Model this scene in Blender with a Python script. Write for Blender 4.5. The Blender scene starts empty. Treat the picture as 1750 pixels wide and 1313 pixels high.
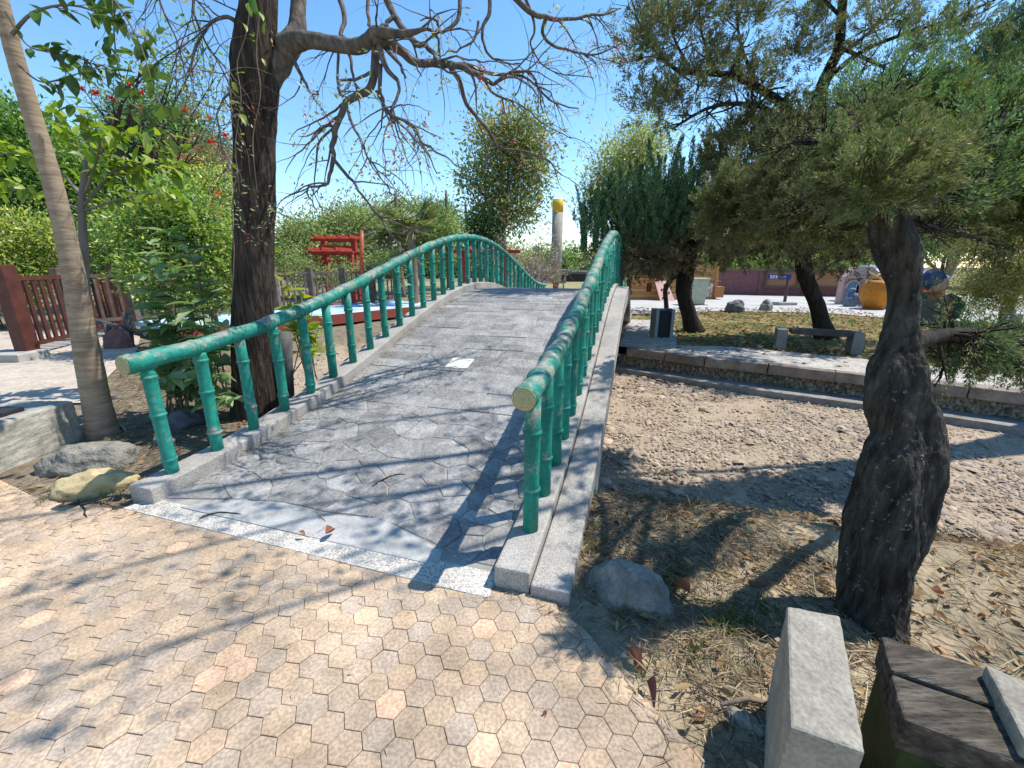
import bpy, math, random
import numpy as np
from mathutils import Vector, noise as mnoise
random.seed(7); rng = np.random.default_rng(7)
PI = math.pi
# ------------------------------------------------------------------ camera, sky, sun, exposure
CAMZ = 1.52; F = 720.0; TH = math.atan((656.5 - 455) / F)
SC = bpy.context.scene
cam = bpy.data.cameras.new('camera'); camo = bpy.data.objects.new('camera', cam); SC.collection.objects.link(camo)
cam.sensor_width = 36; cam.lens = 36 * F / 1750; cam.clip_start = .05; cam.clip_end = 900
camo.location = (0, 0, CAMZ); camo.rotation_euler = (PI / 2 - TH, 0, 0); SC.camera = camo
SUN = Vector((.548, .162, 1.0)).normalized()
w = bpy.data.worlds.new('World'); SC.world = w; w.use_nodes = True
nt = w.node_tree; bg = nt.nodes['Background']; sk = nt.nodes.new('ShaderNodeTexSky'); sk.sky_type = 'NISHITA'
sk.sun_disc = False; sk.sun_elevation = math.asin(SUN.z); sk.sun_rotation = math.atan2(SUN.x, SUN.y)
sk.altitude = 0; sk.air_density = 1.0; sk.dust_density = .0; sk.ozone_density = 1.4
hsv = nt.nodes.new('ShaderNodeHueSaturation'); hsv.inputs['Saturation'].default_value = 1.2; hsv.inputs['Hue'].default_value = .496
nt.links.new(sk.outputs[0], hsv.inputs['Color']); nt.links.new(hsv.outputs[0], bg.inputs[0]); bg.inputs[1].default_value = .15
sl = bpy.data.lights.new('sun', 'SUN'); slo = bpy.data.objects.new('sun', sl); SC.collection.objects.link(slo)
sl.energy = 4.0; sl.angle = math.radians(.53); sl.color = (1, .95, .87)
slo.rotation_euler = SUN.to_track_quat('Z', 'Y').to_euler(); slo.location = SUN * 40
vs = SC.view_settings; vs.view_transform = 'Standard'; vs.look = 'None'; vs.gamma = 1; vs.exposure = .76; vs.use_curve_mapping = False
SC.cycles.max_bounces = 6; SC.cycles.transparent_max_bounces = 6; SC.cycles.use_denoising = True

# ------------------------------------------------------------------ helpers
ct, st = math.cos(TH), math.sin(TH)
def ray(u, v):
    dx = (u - 875) / F; dy = (656.5 - v) / F
    return np.array([dx, ct + dy * st, -st + dy * ct])
def g(u, v, z=0.0):
    d = ray(u, v); t = (z - CAMZ) / d[2]; return np.array([d[0] * t, d[1] * t, z])
def at(u, v, Y):
    d = ray(u, v); t = Y / d[1]; return np.array([d[0] * t, Y, CAMZ + d[2] * t])
def m_per_px(p): return (p[1] * ct + (CAMZ - p[2]) * st) / F
def pxline(pts, Y0, Y1=None):
    """list of (u,v,wpx[,Y]) -> 3d points, radii"""
    P, R = [], []
    n = len(pts)
    for i, q in enumerate(pts):
        Y = q[3] if len(q) > 3 else (Y0 if Y1 is None else Y0 + (Y1 - Y0) * i / max(1, n - 1))
        p = at(q[0], q[1], Y); P.append(p); R.append(q[2] * m_per_px(p) / 2 / math.sqrt(1 + ((q[0] - 875) / F) ** 2))   # off-axis stretch of a wide lens
    return np.array(P), np.array(R)
COL = SC.collection
def setp(o, label=None, cat=None, group=None, kind=None):
    if label: o['label'] = label
    if cat: o['category'] = cat
    if group: o['group'] = group
    if kind: o['kind'] = kind
    return o
def empty(name, loc, label, cat, group=None):
    o = bpy.data.objects.new(name, None); COL.objects.link(o); o.location = loc; o.empty_display_size = .2
    return setp(o, label, cat, group)
def link(name, me, parent=None, loc=None, rot=None):
    o = bpy.data.objects.new(name, me); COL.objects.link(o)
    if parent is not None:
        o.parent = parent
        b = Vector(parent.location)
        o.matrix_parent_inverse = __import__('mathutils').Matrix.Translation(-b)
    if loc is not None: o.location = loc
    if rot is not None: o.rotation_euler = rot
    return o
# NOTE: parents are only ever translated, so children keep world coordinates through the inverse above
class MB:
    def __init__(s): s.v = []; s.f = []; s.sm = []
    def add(s, V, Fc, smooth=False):
        b = len(s.v); s.v.extend([tuple(map(float, p)) for p in V])
        s.f.extend([tuple(b + i for i in f) for f in Fc]); s.sm.extend([smooth] * len(Fc))
    def box(s, c, size, rz=0, taper=1.0, M=None):
        x, y, z = [q / 2 for q in size]; V = []
        for k, (a, b, d) in enumerate([(-1,-1,-1),(1,-1,-1),(1,1,-1),(-1,1,-1),(-1,-1,1),(1,-1,1),(1,1,1),(-1,1,1)]):
            t = taper if d > 0 else 1
            px, py = a * x * t, b * y * t
            V.append((c[0] + px * math.cos(rz) - py * math.sin(rz), c[1] + px * math.sin(rz) + py * math.cos(rz), c[2] + d * z))
        s.add(V, [(3,2,1,0),(4,5,6,7),(0,1,5,4),(1,2,6,5),(2,3,7,6),(3,0,4,7)])
    def bar(s, a, b, wd, h, up=(0, 0, 1)):
        a = np.array(a, float); b = np.array(b, float); d = b - a; d /= np.linalg.norm(d); u = np.array(up, float)
        sd = np.cross(d, u); sd /= np.linalg.norm(sd); u = np.cross(sd, d)
        V = [p + sd * i * wd / 2 + u * j * h / 2 for p in (a, b) for i, j in ((-1,-1),(1,-1),(1,1),(-1,1))]
        s.add(V, [(0,1,2,3),(7,6,5,4),(0,4,5,1),(1,5,6,2),(2,6,7,3),(3,7,4,0)])
    def tube(s, P, R, n=8, cap=True, disp=None, smooth=True):
        P = np.array(P, float); R = np.array(R, float); m = len(P)
        T = np.gradient(P, axis=0); T /= np.linalg.norm(T, axis=1)[:, None] + 1e-12
        ref = np.array([0, 1, 0.]) if abs(T[0][1]) < .9 else np.array([1., 0, 0])
        sd = np.cross(T[0], ref); sd /= np.linalg.norm(sd); V = []; L = 0
        for i in range(m):
            sd = sd - T[i] * sd.dot(T[i]); sd /= np.linalg.norm(sd) + 1e-12; up = np.cross(T[i], sd)
            if i: L += np.linalg.norm(P[i] - P[i - 1])
            for k in range(n):
                a = 2 * PI * k / n; dv = sd * math.cos(a) + up * math.sin(a)
                r = R[i] * (disp(a, L, P[i] + dv * R[i]) if disp else 1)
                V.append(P[i] + dv * r)
        Fc = [(i * n + k, i * n + (k + 1) % n, (i + 1) * n + (k + 1) % n, (i + 1) * n + k) for i in range(m - 1) for k in range(n)]
        if cap: Fc += [tuple(range(n - 1, -1, -1)), tuple((m - 1) * n + k for k in range(n))]
        s.add(V, Fc, smooth)
    def prism(s, poly, z0, z1, inset=0.0):
        """poly ccw list of (x,y); z0/z1 floats or callables"""
        n = len(poly); zz = lambda z, p: z(p) if callable(z) else z
        c = np.mean(np.array(poly), axis=0)
        V = [(p[0], p[1], zz(z0, p)) for p in poly] + [(p[0], p[1], zz(z1, p) - inset) for p in poly]
        Fc = [(i, (i + 1) % n, n + (i + 1) % n, n + i) for i in range(n)] + [tuple(range(n - 1, -1, -1))]
        if inset:
            for p in poly:
                d = np.array(c) - np.array(p); d = d / (np.linalg.norm(d) + 1e-9) * inset * 1.4
                V.append((p[0] + d[0], p[1] + d[1], zz(z1, p)))
            Fc += [(n + i, n + (i + 1) % n, 2 * n + (i + 1) % n, 2 * n + i) for i in range(n)] + [tuple(range(2 * n, 3 * n))]
        else: Fc += [tuple(range(n, 2 * n))]
        s.add(V, Fc)
    def mesh(s, name, m=None):
        me = bpy.data.meshes.new(name); me.from_pydata(s.v, [], s.f)
        me.polygons.foreach_set('use_smooth', s.sm)
        if m: me.materials.append(m)
        me.update(); return me
    def build(s, name, m, parent=None, loc=None, rot=None): return link(name, s.mesh(name, m), parent, loc, rot)
def bevel(o, wd=.012, seg=2):
    b = o.modifiers.new('bevel', 'BEVEL'); b.width = wd; b.segments = seg; b.limit_method = 'ANGLE'; b.angle_limit = .6
    return o
CLOUD = bpy.data.textures.new('weathering', 'CLOUDS'); CLOUD.noise_scale = .045; CLOUD.noise_depth = 3
def weather(o, amt=.008, lev=5):
    q = o.modifiers.new('cuts', 'SUBSURF'); q.subdivision_type = 'SIMPLE'; q.levels = q.render_levels = lev
    d = o.modifiers.new('worn', 'DISPLACE'); d.texture = CLOUD; d.strength = amt; d.mid_level = .5; d.texture_coords = 'GLOBAL'
    return o
def tri_mesh(name, V, T, m, col=None):
    """fast mesh from numpy verts and tris, optional per-vertex colour"""
    me = bpy.data.meshes.new(name); V = np.ascontiguousarray(V, np.float32); T = np.ascontiguousarray(T, np.int32)
    me.vertices.add(len(V)); me.vertices.foreach_set('co', V.ravel())
    me.loops.add(T.size); me.loops.foreach_set('vertex_index', T.ravel())
    me.polygons.add(len(T)); me.polygons.foreach_set('loop_start', np.arange(0, T.size, 3, dtype=np.int32))
    me.polygons.foreach_set('loop_total', np.full(len(T), 3, np.int32))
    if col is not None:
        a = me.color_attributes.new('tint', 'FLOAT_COLOR', 'POINT')
        c4 = np.ones((len(V), 4), np.float32); c4[:, :3] = col; a.data.foreach_set('color', c4.ravel())
    me.materials.append(m); me.update(calc_edges=True); me.validate(); return me
def unit(a): return a / (np.linalg.norm(a, axis=-1, keepdims=True) + 1e-9)
def leaf_arrays(C, D, N, L, W, col):
    D = unit(D); S = unit(np.cross(D, N)); N = np.cross(S, D); n = len(C)
    L = np.broadcast_to(L, n)[:, None]; W = np.broadcast_to(W, n)[:, None]
    V = np.stack([C, C + D * L * .45 - S * W * .5 + N * W * .14, C + D * L - N * L * .08, C + D * L * .45 + S * W * .5 + N * W * .14], 1).reshape(-1, 3)
    b = (np.arange(n) * 4)[:, None]
    T = np.concatenate([b + [0, 1, 2], b + [0, 2, 3]], 1).reshape(-1, 3)
    return V, T, np.repeat(col, 4, axis=0)
def rdirs(n): return unit(rng.normal(size=(n, 3)))
def pick(cols, n, jit=.18):
    """random colours out of a palette with weights: [(w,(r,g,b)),..]"""
    wts = np.array([c[0] for c in cols], float); wts /= wts.sum(); A = np.array([c[1] for c in cols])
    c = A[rng.choice(len(cols), n, p=wts)]
    return c * (1 + rng.uniform(-jit, jit, (n, 1))) * (1 + rng.uniform(-.06, .06, (n, 3)))

# ------------------------------------------------------------------ materials
MATS = {}
def mat(name, ramp, scale=6, detail=8, rough=.85, bump=.3, bscale=None, stretch=(1, 1, 1), rnd=0.0, attr=None, spots=None, dist=.01, spec=.3, coord='pos', fine=None):
    m = bpy.data.materials.new(name); m.use_nodes = True; t = m.node_tree; N = t.nodes; Lk = t.links
    b = N['Principled BSDF']; b.inputs['Roughness'].default_value = rough; b.inputs['Specular IOR Level'].default_value = spec
    if coord == 'pos': src = N.new('ShaderNodeNewGeometry').outputs['Position']
    else: src = N.new('ShaderNodeTexCoord').outputs['Object']
    if rnd:
        oi = N.new('ShaderNodeObjectInfo')
    mp = N.new('ShaderNodeMapping'); mp.inputs['Scale'].default_value = stretch; Lk.new(src, mp.inputs[0])
    nz = N.new('ShaderNodeTexNoise'); nz.inputs['Scale'].default_value = scale; nz.inputs['Detail'].default_value = detail; nz.inputs['Roughness'].default_value = .62
    Lk.new(mp.outputs[0], nz.inputs['Vector'])
    cr = N.new('ShaderNodeValToRGB'); e = cr.color_ramp.elements
    while len(e) < len(ramp): e.new(.5)
    for q, (p, c) in zip(e, ramp): q.position = p; q.color = (*c, 1)
    Lk.new(nz.outputs['Fac'], cr.inputs[0]); col = cr.outputs[0]
    def mul(a, bsock, fac=1.0, mode='MULTIPLY'):
        x = N.new('ShaderNodeMix'); x.data_type = 'RGBA'; x.blend_type = mode; x.inputs[0].default_value = fac
        Lk.new(a, x.inputs[6]); Lk.new(bsock, x.inputs[7]); return x.outputs[2]
    if fine:   # (scale, amount): salt-and-pepper grain
        n3 = N.new('ShaderNodeTexNoise'); n3.inputs['Scale'].default_value = fine[0]; n3.inputs['Detail'].default_value = 2; Lk.new(src, n3.inputs['Vector'])
        c3 = N.new('ShaderNodeValToRGB'); lo = 1 - fine[1]; c3.color_ramp.elements[0].position = .36; c3.color_ramp.elements[0].color = (lo, lo, lo, 1)
        hi = 1 + fine[1] * .8; c3.color_ramp.elements[1].position = .64; c3.color_ramp.elements[1].color = (hi, hi, hi, 1)
        Lk.new(n3.outputs['Fac'], c3.inputs[0]); col = mul(col, c3.outputs[0])
    if spots:  # (scale, colour, threshold) lichen-like spots
        vo = N.new('ShaderNodeTexVoronoi'); vo.inputs['Scale'].default_value = spots[0]; Lk.new(src, vo.inputs['Vector'])
        c2 = N.new('ShaderNodeValToRGB'); c2.color_ramp.elements[0].position = spots[2]; c2.color_ramp.elements[0].color = (1, 1, 1, 1)
        c2.color_ramp.elements[1].position = spots[2] + .06; c2.color_ramp.elements[1].color = (0, 0, 0, 1); Lk.new(vo.outputs['Distance'], c2.inputs[0])
        x = N.new('ShaderNodeMix'); x.data_type = 'RGBA'; nm_ = N.new('ShaderNodeTexNoise'); nm_.inputs['Scale'].default_value = 6; nm_.inputs['Detail'].default_value = 5; Lk.new(src, nm_.inputs['Vector'])
        cm_ = N.new('ShaderNodeValToRGB'); cm_.color_ramp.elements[0].position = .48; cm_.color_ramp.elements[1].position = .66; Lk.new(nm_.outputs['Fac'], cm_.inputs[0])
        nd_ = N.new('ShaderNodeTexNoise'); nd_.inputs['Scale'].default_value = 40; Lk.new(src, nd_.inputs['Vector']); vm_ = N.new('ShaderNodeMix'); vm_.data_type = 'VECTOR'; vm_.inputs[0].default_value = .06; Lk.new(src, vm_.inputs[4]); Lk.new(nd_.outputs['Color'], vm_.inputs[5]); Lk.new(vm_.outputs[1], vo.inputs['Vector'])
        mm_ = N.new('ShaderNodeMath'); mm_.operation = 'MULTIPLY'; Lk.new(c2.outputs[0], mm_.inputs[0]); Lk.new(cm_.outputs[0], mm_.inputs[1]); Lk.new(mm_.outputs[0], x.inputs[0]); Lk.new(col, x.inputs[6]); x.inputs[7].default_value = (*spots[1], 1); col = x.outputs[2]
    if attr:
        at_ = N.new('ShaderNodeAttribute'); at_.attribute_name = attr; col = mul(col, at_.outputs['Color'])
    if rnd:
        hs = N.new('ShaderNodeHueSaturation'); mr = N.new('ShaderNodeMapRange'); mr.inputs[3].default_value = 1 - rnd; mr.inputs[4].default_value = 1 + rnd
        Lk.new(oi.outputs['Random'], mr.inputs[0]); Lk.new(mr.outputs[0], hs.inputs['Value']); Lk.new(col, hs.inputs['Color']); col = hs.outputs[0]
    Lk.new(col, b.inputs['Base Color'])
    if bump:
        bm = N.new('ShaderNodeBump'); bm.inputs['Strength'].default_value = bump; bm.inputs['Distance'].default_value = dist
        n2 = N.new('ShaderNodeTexNoise'); n2.inputs['Scale'].default_value = bscale or scale * 3; n2.inputs['Detail'].default_value = 6; Lk.new(mp.outputs[0], n2.inputs['Vector'])
        Lk.new(n2.outputs['Fac'], bm.inputs['Height']); Lk.new(bm.outputs[0], b.inputs['Normal'])
    MATS[name] = m; return m
def leafmat(name, trans=.35, gloss=.06, const=None):
    m = bpy.data.materials.new(name); m.use_nodes = True; t = m.node_tree; N = t.nodes; Lk = t.links
    N.remove(N['Principled BSDF']); out = N['Material Output']
    if const is None:
        a = N.new('ShaderNodeAttribute'); a.attribute_name = 'tint'; col = a.outputs['Color']
    else:
        oi = N.new('ShaderNodeObjectInfo'); cr = N.new('ShaderNodeValToRGB'); e = cr.color_ramp.elements
        while len(e) < len(const): e.new(.5)
        for i, c in enumerate(const): e[i].position = i / (len(const) - 1); e[i].color = (*c, 1)
        Lk.new(oi.outputs['Random'], cr.inputs[0]); col = cr.outputs[0]
    d = N.new('ShaderNodeBsdfDiffuse'); tr = N.new('ShaderNodeBsdfTranslucent'); gl = N.new('ShaderNodeBsdfGlossy'); gl.inputs['Roughness'].default_value = .45
    hs = N.new('ShaderNodeHueSaturation'); hs.inputs['Saturation'].default_value = 1.1; hs.inputs['Value'].default_value = 1.5; Lk.new(col, hs.inputs['Color'])
    Lk.new(col, d.inputs[0]); Lk.new(hs.outputs[0], tr.inputs[0])
    a1 = N.new('ShaderNodeMixShader'); a1.inputs[0].default_value = trans; Lk.new(d.outputs[0], a1.inputs[1]); Lk.new(tr.outputs[0], a1.inputs[2])
    a2 = N.new('ShaderNodeMixShader'); a2.inputs[0].default_value = gloss; Lk.new(a1.outputs[0], a2.inputs[1]); Lk.new(gl.outputs[0], a2.inputs[2])
    Lk.new(a2.outputs[0], out.inputs[0]); return m
def plain(name, c, rough=.6, var=.15, scale=9, bump=.12, rnd=0.0, **k):
    lo = tuple(x * (1 - var) for x in c); hi = tuple(min(1, x * (1 + var)) for x in c)
    return mat(name, [(.3, lo), (.7, hi)], scale=scale, rough=rough, bump=bump, rnd=rnd, **k)
M_leaf = leafmat('foliage', .42, .06); M_needle = leafmat('needle_foliage', .28, .04); M_dry = leafmat('dry_litter', .15, .02)
M_concrete = mat('concrete', [(.25, (.25, .235, .21)), (.5, (.36, .345, .31)), (.75, (.43, .41, .37))], 4, bump=.35, bscale=60, fine=(160, .12))
M_granite = mat('granite_chip_kerb', [(.25, (.22, .205, .185)), (.5, (.34, .315, .285)), (.75, (.43, .40, .36))], 3.5, bump=.7, bscale=120, fine=(130, .3), dist=.006)
M_granite2 = mat('granite_chip_strip', [(.25, (.36, .335, .295)), (.5, (.49, .455, .40)), (.75, (.58, .535, .47))], 4, bump=.8, bscale=110, fine=(105, .42), dist=.006)
M_slate = mat('slate_slab', [(.25, (.15, .145, .138)), (.5, (.245, .236, .224)), (.72, (.34, .325, .305))], 5.5, bump=.9, bscale=18, rnd=.2, rough=.7, fine=(45, .2), dist=.016)
M_mortar = mat('mortar', [(.3, (.20, .19, .17)), (.7, (.36, .34, .30))], 9, bump=.5, bscale=90)
M_cement = mat('cement_patch', [(.25, (.24, .235, .22)), (.45, (.35, .345, .33)), (.7, (.43, .42, .40))], 7, bump=.5, bscale=40, fine=(70, .1))
M_cream = plain('cream_slab', (.62, .60, .50), .7, .1)
def teal(name, wear):
    m = mat(name, [(.28, (.004, .10, .08)), (.44, (.007, .185, .135)), (.58, (.012, .25, .185)), (.72, (.010, .165, .155)), (.85, (.02, .26, .17))], 5, rough=.6, bump=.35, bscale=18, stretch=(1, 1, .35), spec=.35, dist=.006, rnd=.16, fine=(34, .15))
    t = m.node_tree; N = t.nodes; Lk = t.links; b = N['Principled BSDF']; prev = b.inputs['Base Color'].links[0].from_socket
    geo = N.new('ShaderNodeNewGeometry'); sx = N.new('ShaderNodeSeparateXYZ'); Lk.new(geo.outputs['Normal'], sx.inputs[0])
    nz = N.new('ShaderNodeTexNoise'); nz.inputs['Scale'].default_value = 8; nz.inputs['Detail'].default_value = 9; nz.inputs['Roughness'].default_value = .7; Lk.new(geo.outputs['Position'], nz.inputs['Vector'])
    ma = N.new('ShaderNodeMath'); ma.operation = 'MULTIPLY_ADD'; Lk.new(sx.outputs['Z'], ma.inputs[0]); ma.inputs[1].default_value = .10; Lk.new(nz.outputs['Fac'], ma.inputs[2])
    cr = N.new('ShaderNodeValToRGB'); cr.color_ramp.elements[0].position = wear; cr.color_ramp.elements[0].color = (0, 0, 0, 1); cr.color_ramp.elements[1].position = wear + .09; cr.color_ramp.elements[1].color = (.92, .92, .92, 1); Lk.new(ma.outputs[0], cr.inputs[0])
    n2 = N.new('ShaderNodeTexNoise'); n2.inputs['Scale'].default_value = 30; Lk.new(geo.outputs['Position'], n2.inputs['Vector'])
    c2 = N.new('ShaderNodeValToRGB'); c2.color_ramp.elements[0].color = (.13, .15, .12, 1); c2.color_ramp.elements[0].position = .3; c2.color_ramp.elements[1].color = (.36, .33, .27, 1); c2.color_ramp.elements[1].position = .7; Lk.new(n2.outputs['Fac'], c2.inputs[0])
    x = N.new('ShaderNodeMix'); x.data_type = 'RGBA'; Lk.new(cr.outputs[0], x.inputs[0]); Lk.new(prev, x.inputs[6]); Lk.new(c2.outputs[0], x.inputs[7]); Lk.new(x.outputs[2], b.inputs['Base Color'])
    return m
M_rail = teal('painted_handrail', .535); M_bal = teal('painted_baluster', .56)
def ringmat():
    m = mat('cut_end', [(.3, (.26, .24, .11)), (.7, (.42, .37, .20))], 20, bump=.4, bscale=60)
    t = m.node_tree; N = t.nodes; Lk = t.links; b = N['Principled BSDF']
    tc = N.new('ShaderNodeTexCoord'); wv = N.new('ShaderNodeTexWave'); wv.wave_type = 'RINGS'; wv.rings_direction = 'SPHERICAL'; wv.inputs['Scale'].default_value = 38; wv.inputs['Distortion'].default_value = 3.5; wv.inputs['Detail Scale'].default_value = 3
    Lk.new(tc.outputs['Object'], wv.inputs['Vector']); cr = N.new('ShaderNodeValToRGB'); cr.color_ramp.elements[0].color = (.16, .19, .07, 1); cr.color_ramp.elements[1].color = (.52, .46, .27, 1); Lk.new(wv.outputs['Fac'], cr.inputs[0]); Lk.new(cr.outputs[0], b.inputs['Base Color'])
    return m
M_ring = ringmat()

# ------------------------------------------------------------------ the bridge line (used by the ground too)
PH = .2894; B0 = np.array([-2.3753, 2.6736]); AX = np.array([math.sin(PH), math.cos(PH)]); LX = np.array([math.cos(PH), -math.sin(PH)])
BW = 2.564; SP = .3422
def bp(s, l): q = B0 + AX * s + LX * l; return q
def ctop(s): return .125 + .55 * (1 - math.cos(PI * min(max((s + .35), 0), 12.5) / 6.25))
def dk(s): return max(ctop(s) - .105, .012)

# ------------------------------------------------------------------ ground
WALL = [g(1040, 591)[:2], g(1049, 592)[:2], g(1231, 613)[:2], g(1351, 626)[:2], g(1475, 639)[:2], g(1587, 652)[:2], g(1750, 671)[:2]]
WALL = [np.array(p) for p in WALL]
wend = WALL[-1] + (WALL[-1] - WALL[-2]) * 4.0
wst = bp(11.0, BW + .2)
pond_soft = [np.array(p) for p in [(9.5, -3.0), (5.2, .7), (3.2, 1.75), (1.9, 2.15), (.6, 2.45), (-2.2, 3.9), (-3.3, 5.0), (-4.6, 6.0), (-5.4, 8.4), (-4.0, 9.6)]]
def offs(line, d):
    out = []
    for i, p in enumerate(line):
        a = line[max(0, i - 1)]; b = line[min(len(line) - 1, i + 1)]; t_ = (b - a) / np.linalg.norm(b - a); out.append(p + np.array([-t_[1], t_[0]]) * d)
    return out
pond_hard = [np.array(p) for p in [(-4.0, 9.6), (-.2, 11.5)]] + offs([wst] + WALL[1:] + [wend], .24)
POLY = np.array(pond_soft + pond_hard[1:] + [np.array((12, -3.0))])
def inside(P, poly):
    x, y = P[:, 0], P[:, 1]; r = np.zeros(len(P), bool); n = len(poly)
    for i in range(n):
        a, b = poly[i], poly[(i + 1) % n]
        if a[1] == b[1]: continue
        c = ((a[1] > y) != (b[1] > y)) & (x < (b[0] - a[0]) * (y - a[1]) / (b[1] - a[1]) + a[0]); r ^= c
    return r
def pdist(P, line):
    d = np.full(len(P), 1e9)
    for a, b in zip(line[:-1], line[1:]):
        ab = b - a; t = np.clip(((P - a) @ ab) / (ab @ ab), 0, 1); d = np.minimum(d, np.linalg.norm(P - a - t[:, None] * ab, axis=1))
    return d
DEP = .42
def nz2(P, sc, seed=0):
    return np.array([mnoise.noise((p[0] * sc + seed, p[1] * sc - seed, seed * .7)) for p in P])
def zground(P):
    P = np.atleast_2d(P); i = inside(P, POLY)
    ds = np.clip(pdist(P, pond_soft) / 1.05, 0, 1); dh = np.clip(pdist(P, pond_hard) / .06, 0, 1)
    k = np.minimum(ds * ds * (3 - 2 * ds), dh)
    return np.where(i, -DEP * k, 0.0)
PLAZA = [g(955, 1046)[:2], g(1000, 1080)[:2], g(1060, 1152)[:2], g(1130, 1228)[:2], g(1212, 1313)[:2], np.array((.82, .62)), np.array((1.5, -.6)), np.array((1.9, -2.0)), np.array((-7, -2.0)), np.array((-7.5, 1.5)), g(-330, 860)[:2], g(0, 822)[:2], g(60, 852)[:2], g(120, 866)[:2], g(205, 872)[:2], bp(-.26, -.1), bp(-.26, BW + .2)]
PLAZA = np.array(PLAZA)
if True:
    fx = np.arange(-7, 9.01, .085); fy = np.arange(-1.2, 12.6, .085)
    ox = np.array([-400, -200, -100, -60, -40, -28, -20, -15, -12, -10, -8.4]); xs = np.concatenate([ox, fx, -ox[::-1] + 1.2])
    ys = np.concatenate([[-60, -30, -15, -8, -4, -2.2], fy, [13.2, 14, 15.5, 18, 22, 28, 36, 50, 80, 140, 250, 500]])
    GX, GY = np.meshgrid(xs, ys); P = np.stack([GX.ravel(), GY.ravel()], 1)
    z = zground(P); ip = inside(P, PLAZA) | ((P[:, 0] < -3.9) & (P[:, 1] > 2.9) & (P[:, 1] < 9.4) & (P[:, 0] < -2.6 - P[:, 1] * .36)) | (P[:, 1] > 12.4)
    z = z + np.where(ip, -.012, .02 * nz2(P, 2.3) - .012 + .012 * nz2(P, 7.0, 3))
    nx, ny = len(xs), len(ys); ii = (np.arange(ny - 1)[:, None] * nx + np.arange(nx - 1)[None]).ravel()
    T = np.concatenate([np.stack([ii, ii + 1, ii + nx + 1], 1), np.stack([ii, ii + nx + 1, ii + nx], 1)])
    bed = np.clip((-zground(P) - .20 + .22 * nz2(P, 1.6, 4) + .1 * nz2(P, 6, 8)) / .12, 0, 1)
    right = ((P[:, 0] > 1.5) & (P[:, 1] > 3)).astype(float) * (1 - bed)
    near = ((P[:, 0] > -.2) & (P[:, 1] < 4)).astype(float) * (1 - bed)
    zc = np.stack([bed, right, near], 1)
    m = bpy.data.materials.new('ground'); m.use_nodes = True; t = m.node_tree; N = t.nodes; Lk = t.links; b = N['Principled BSDF']; b.inputs['Roughness'].default_value = .95; b.inputs['Specular IOR Level'].default_value = .1
    geo = N.new('ShaderNodeNewGeometry'); a = N.new('ShaderNodeAttribute'); a.attribute_name = 'tint'; sp = N.new('ShaderNodeSeparateColor'); Lk.new(a.outputs['Color'], sp.inputs[0])
    def rmp(sc, cs, det=8):
        n = N.new('ShaderNodeTexNoise'); n.inputs['Scale'].default_value = sc; n.inputs['Detail'].default_value = det; n.inputs['Roughness'].default_value = .7; Lk.new(geo.outputs['Position'], n.inputs['Vector'])
        c = N.new('ShaderNodeValToRGB'); e = c.color_ramp.elements
        while len(e) < len(cs): e.new(.5)
        for q, (p, k) in zip(e, cs): q.position = p; q.color = (*k, 1)
        Lk.new(n.outputs['Fac'], c.inputs[0]); return c.outputs[0]
    def mix(f, x, y):
        q = N.new('ShaderNodeMix'); q.data_type = 'RGBA'; Lk.new(f, q.inputs[0]); Lk.new(x, q.inputs[6]); Lk.new(y, q.inputs[7]); return q.outputs[2]
    soil = rmp(5, [(.3, (.11, .088, .062)), (.5, (.19, .153, .108)), (.7, (.29, .235, .165))])
    bedc = rmp(3, [(.3, (.26, .20, .145)), (.5, (.35, .275, .20)), (.7, (.41, .325, .24))])
    grass = rmp(1.6, [(.32, (.055, .085, .025)), (.47, (.12, .13, .045)), (.56, (.26, .19, .09)), (.72, (.34, .25, .13))], 10)
    straw = rmp(2.6, [(.3, (.11, .105, .06)), (.43, (.22, .185, .125)), (.58, (.34, .275, .185)), (.75, (.44, .355, .245))], 12)
    c = mix(sp.outputs[1], soil, grass); c = mix(sp.outputs[2], c, straw); c = mix(sp.outputs[0], c, bedc); Lk.new(c, b.inputs['Base Color'])
    bm = N.new('ShaderNodeBump'); bm.inputs['Strength'].default_value = .9; bm.inputs['Distance'].default_value = .03; n = N.new('ShaderNodeTexNoise'); n.inputs['Scale'].default_value = 26; n.inputs['Detail'].default_value = 8; Lk.new(geo.outputs['Position'], n.inputs['Vector']); Lk.new(n.outputs['Fac'], bm.inputs['Height']); Lk.new(bm.outputs[0], b.inputs['Normal'])
    setp(link('ground', tri_mesh('ground', np.column_stack([P, z]), T, m, zc)), kind='structure')

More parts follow.
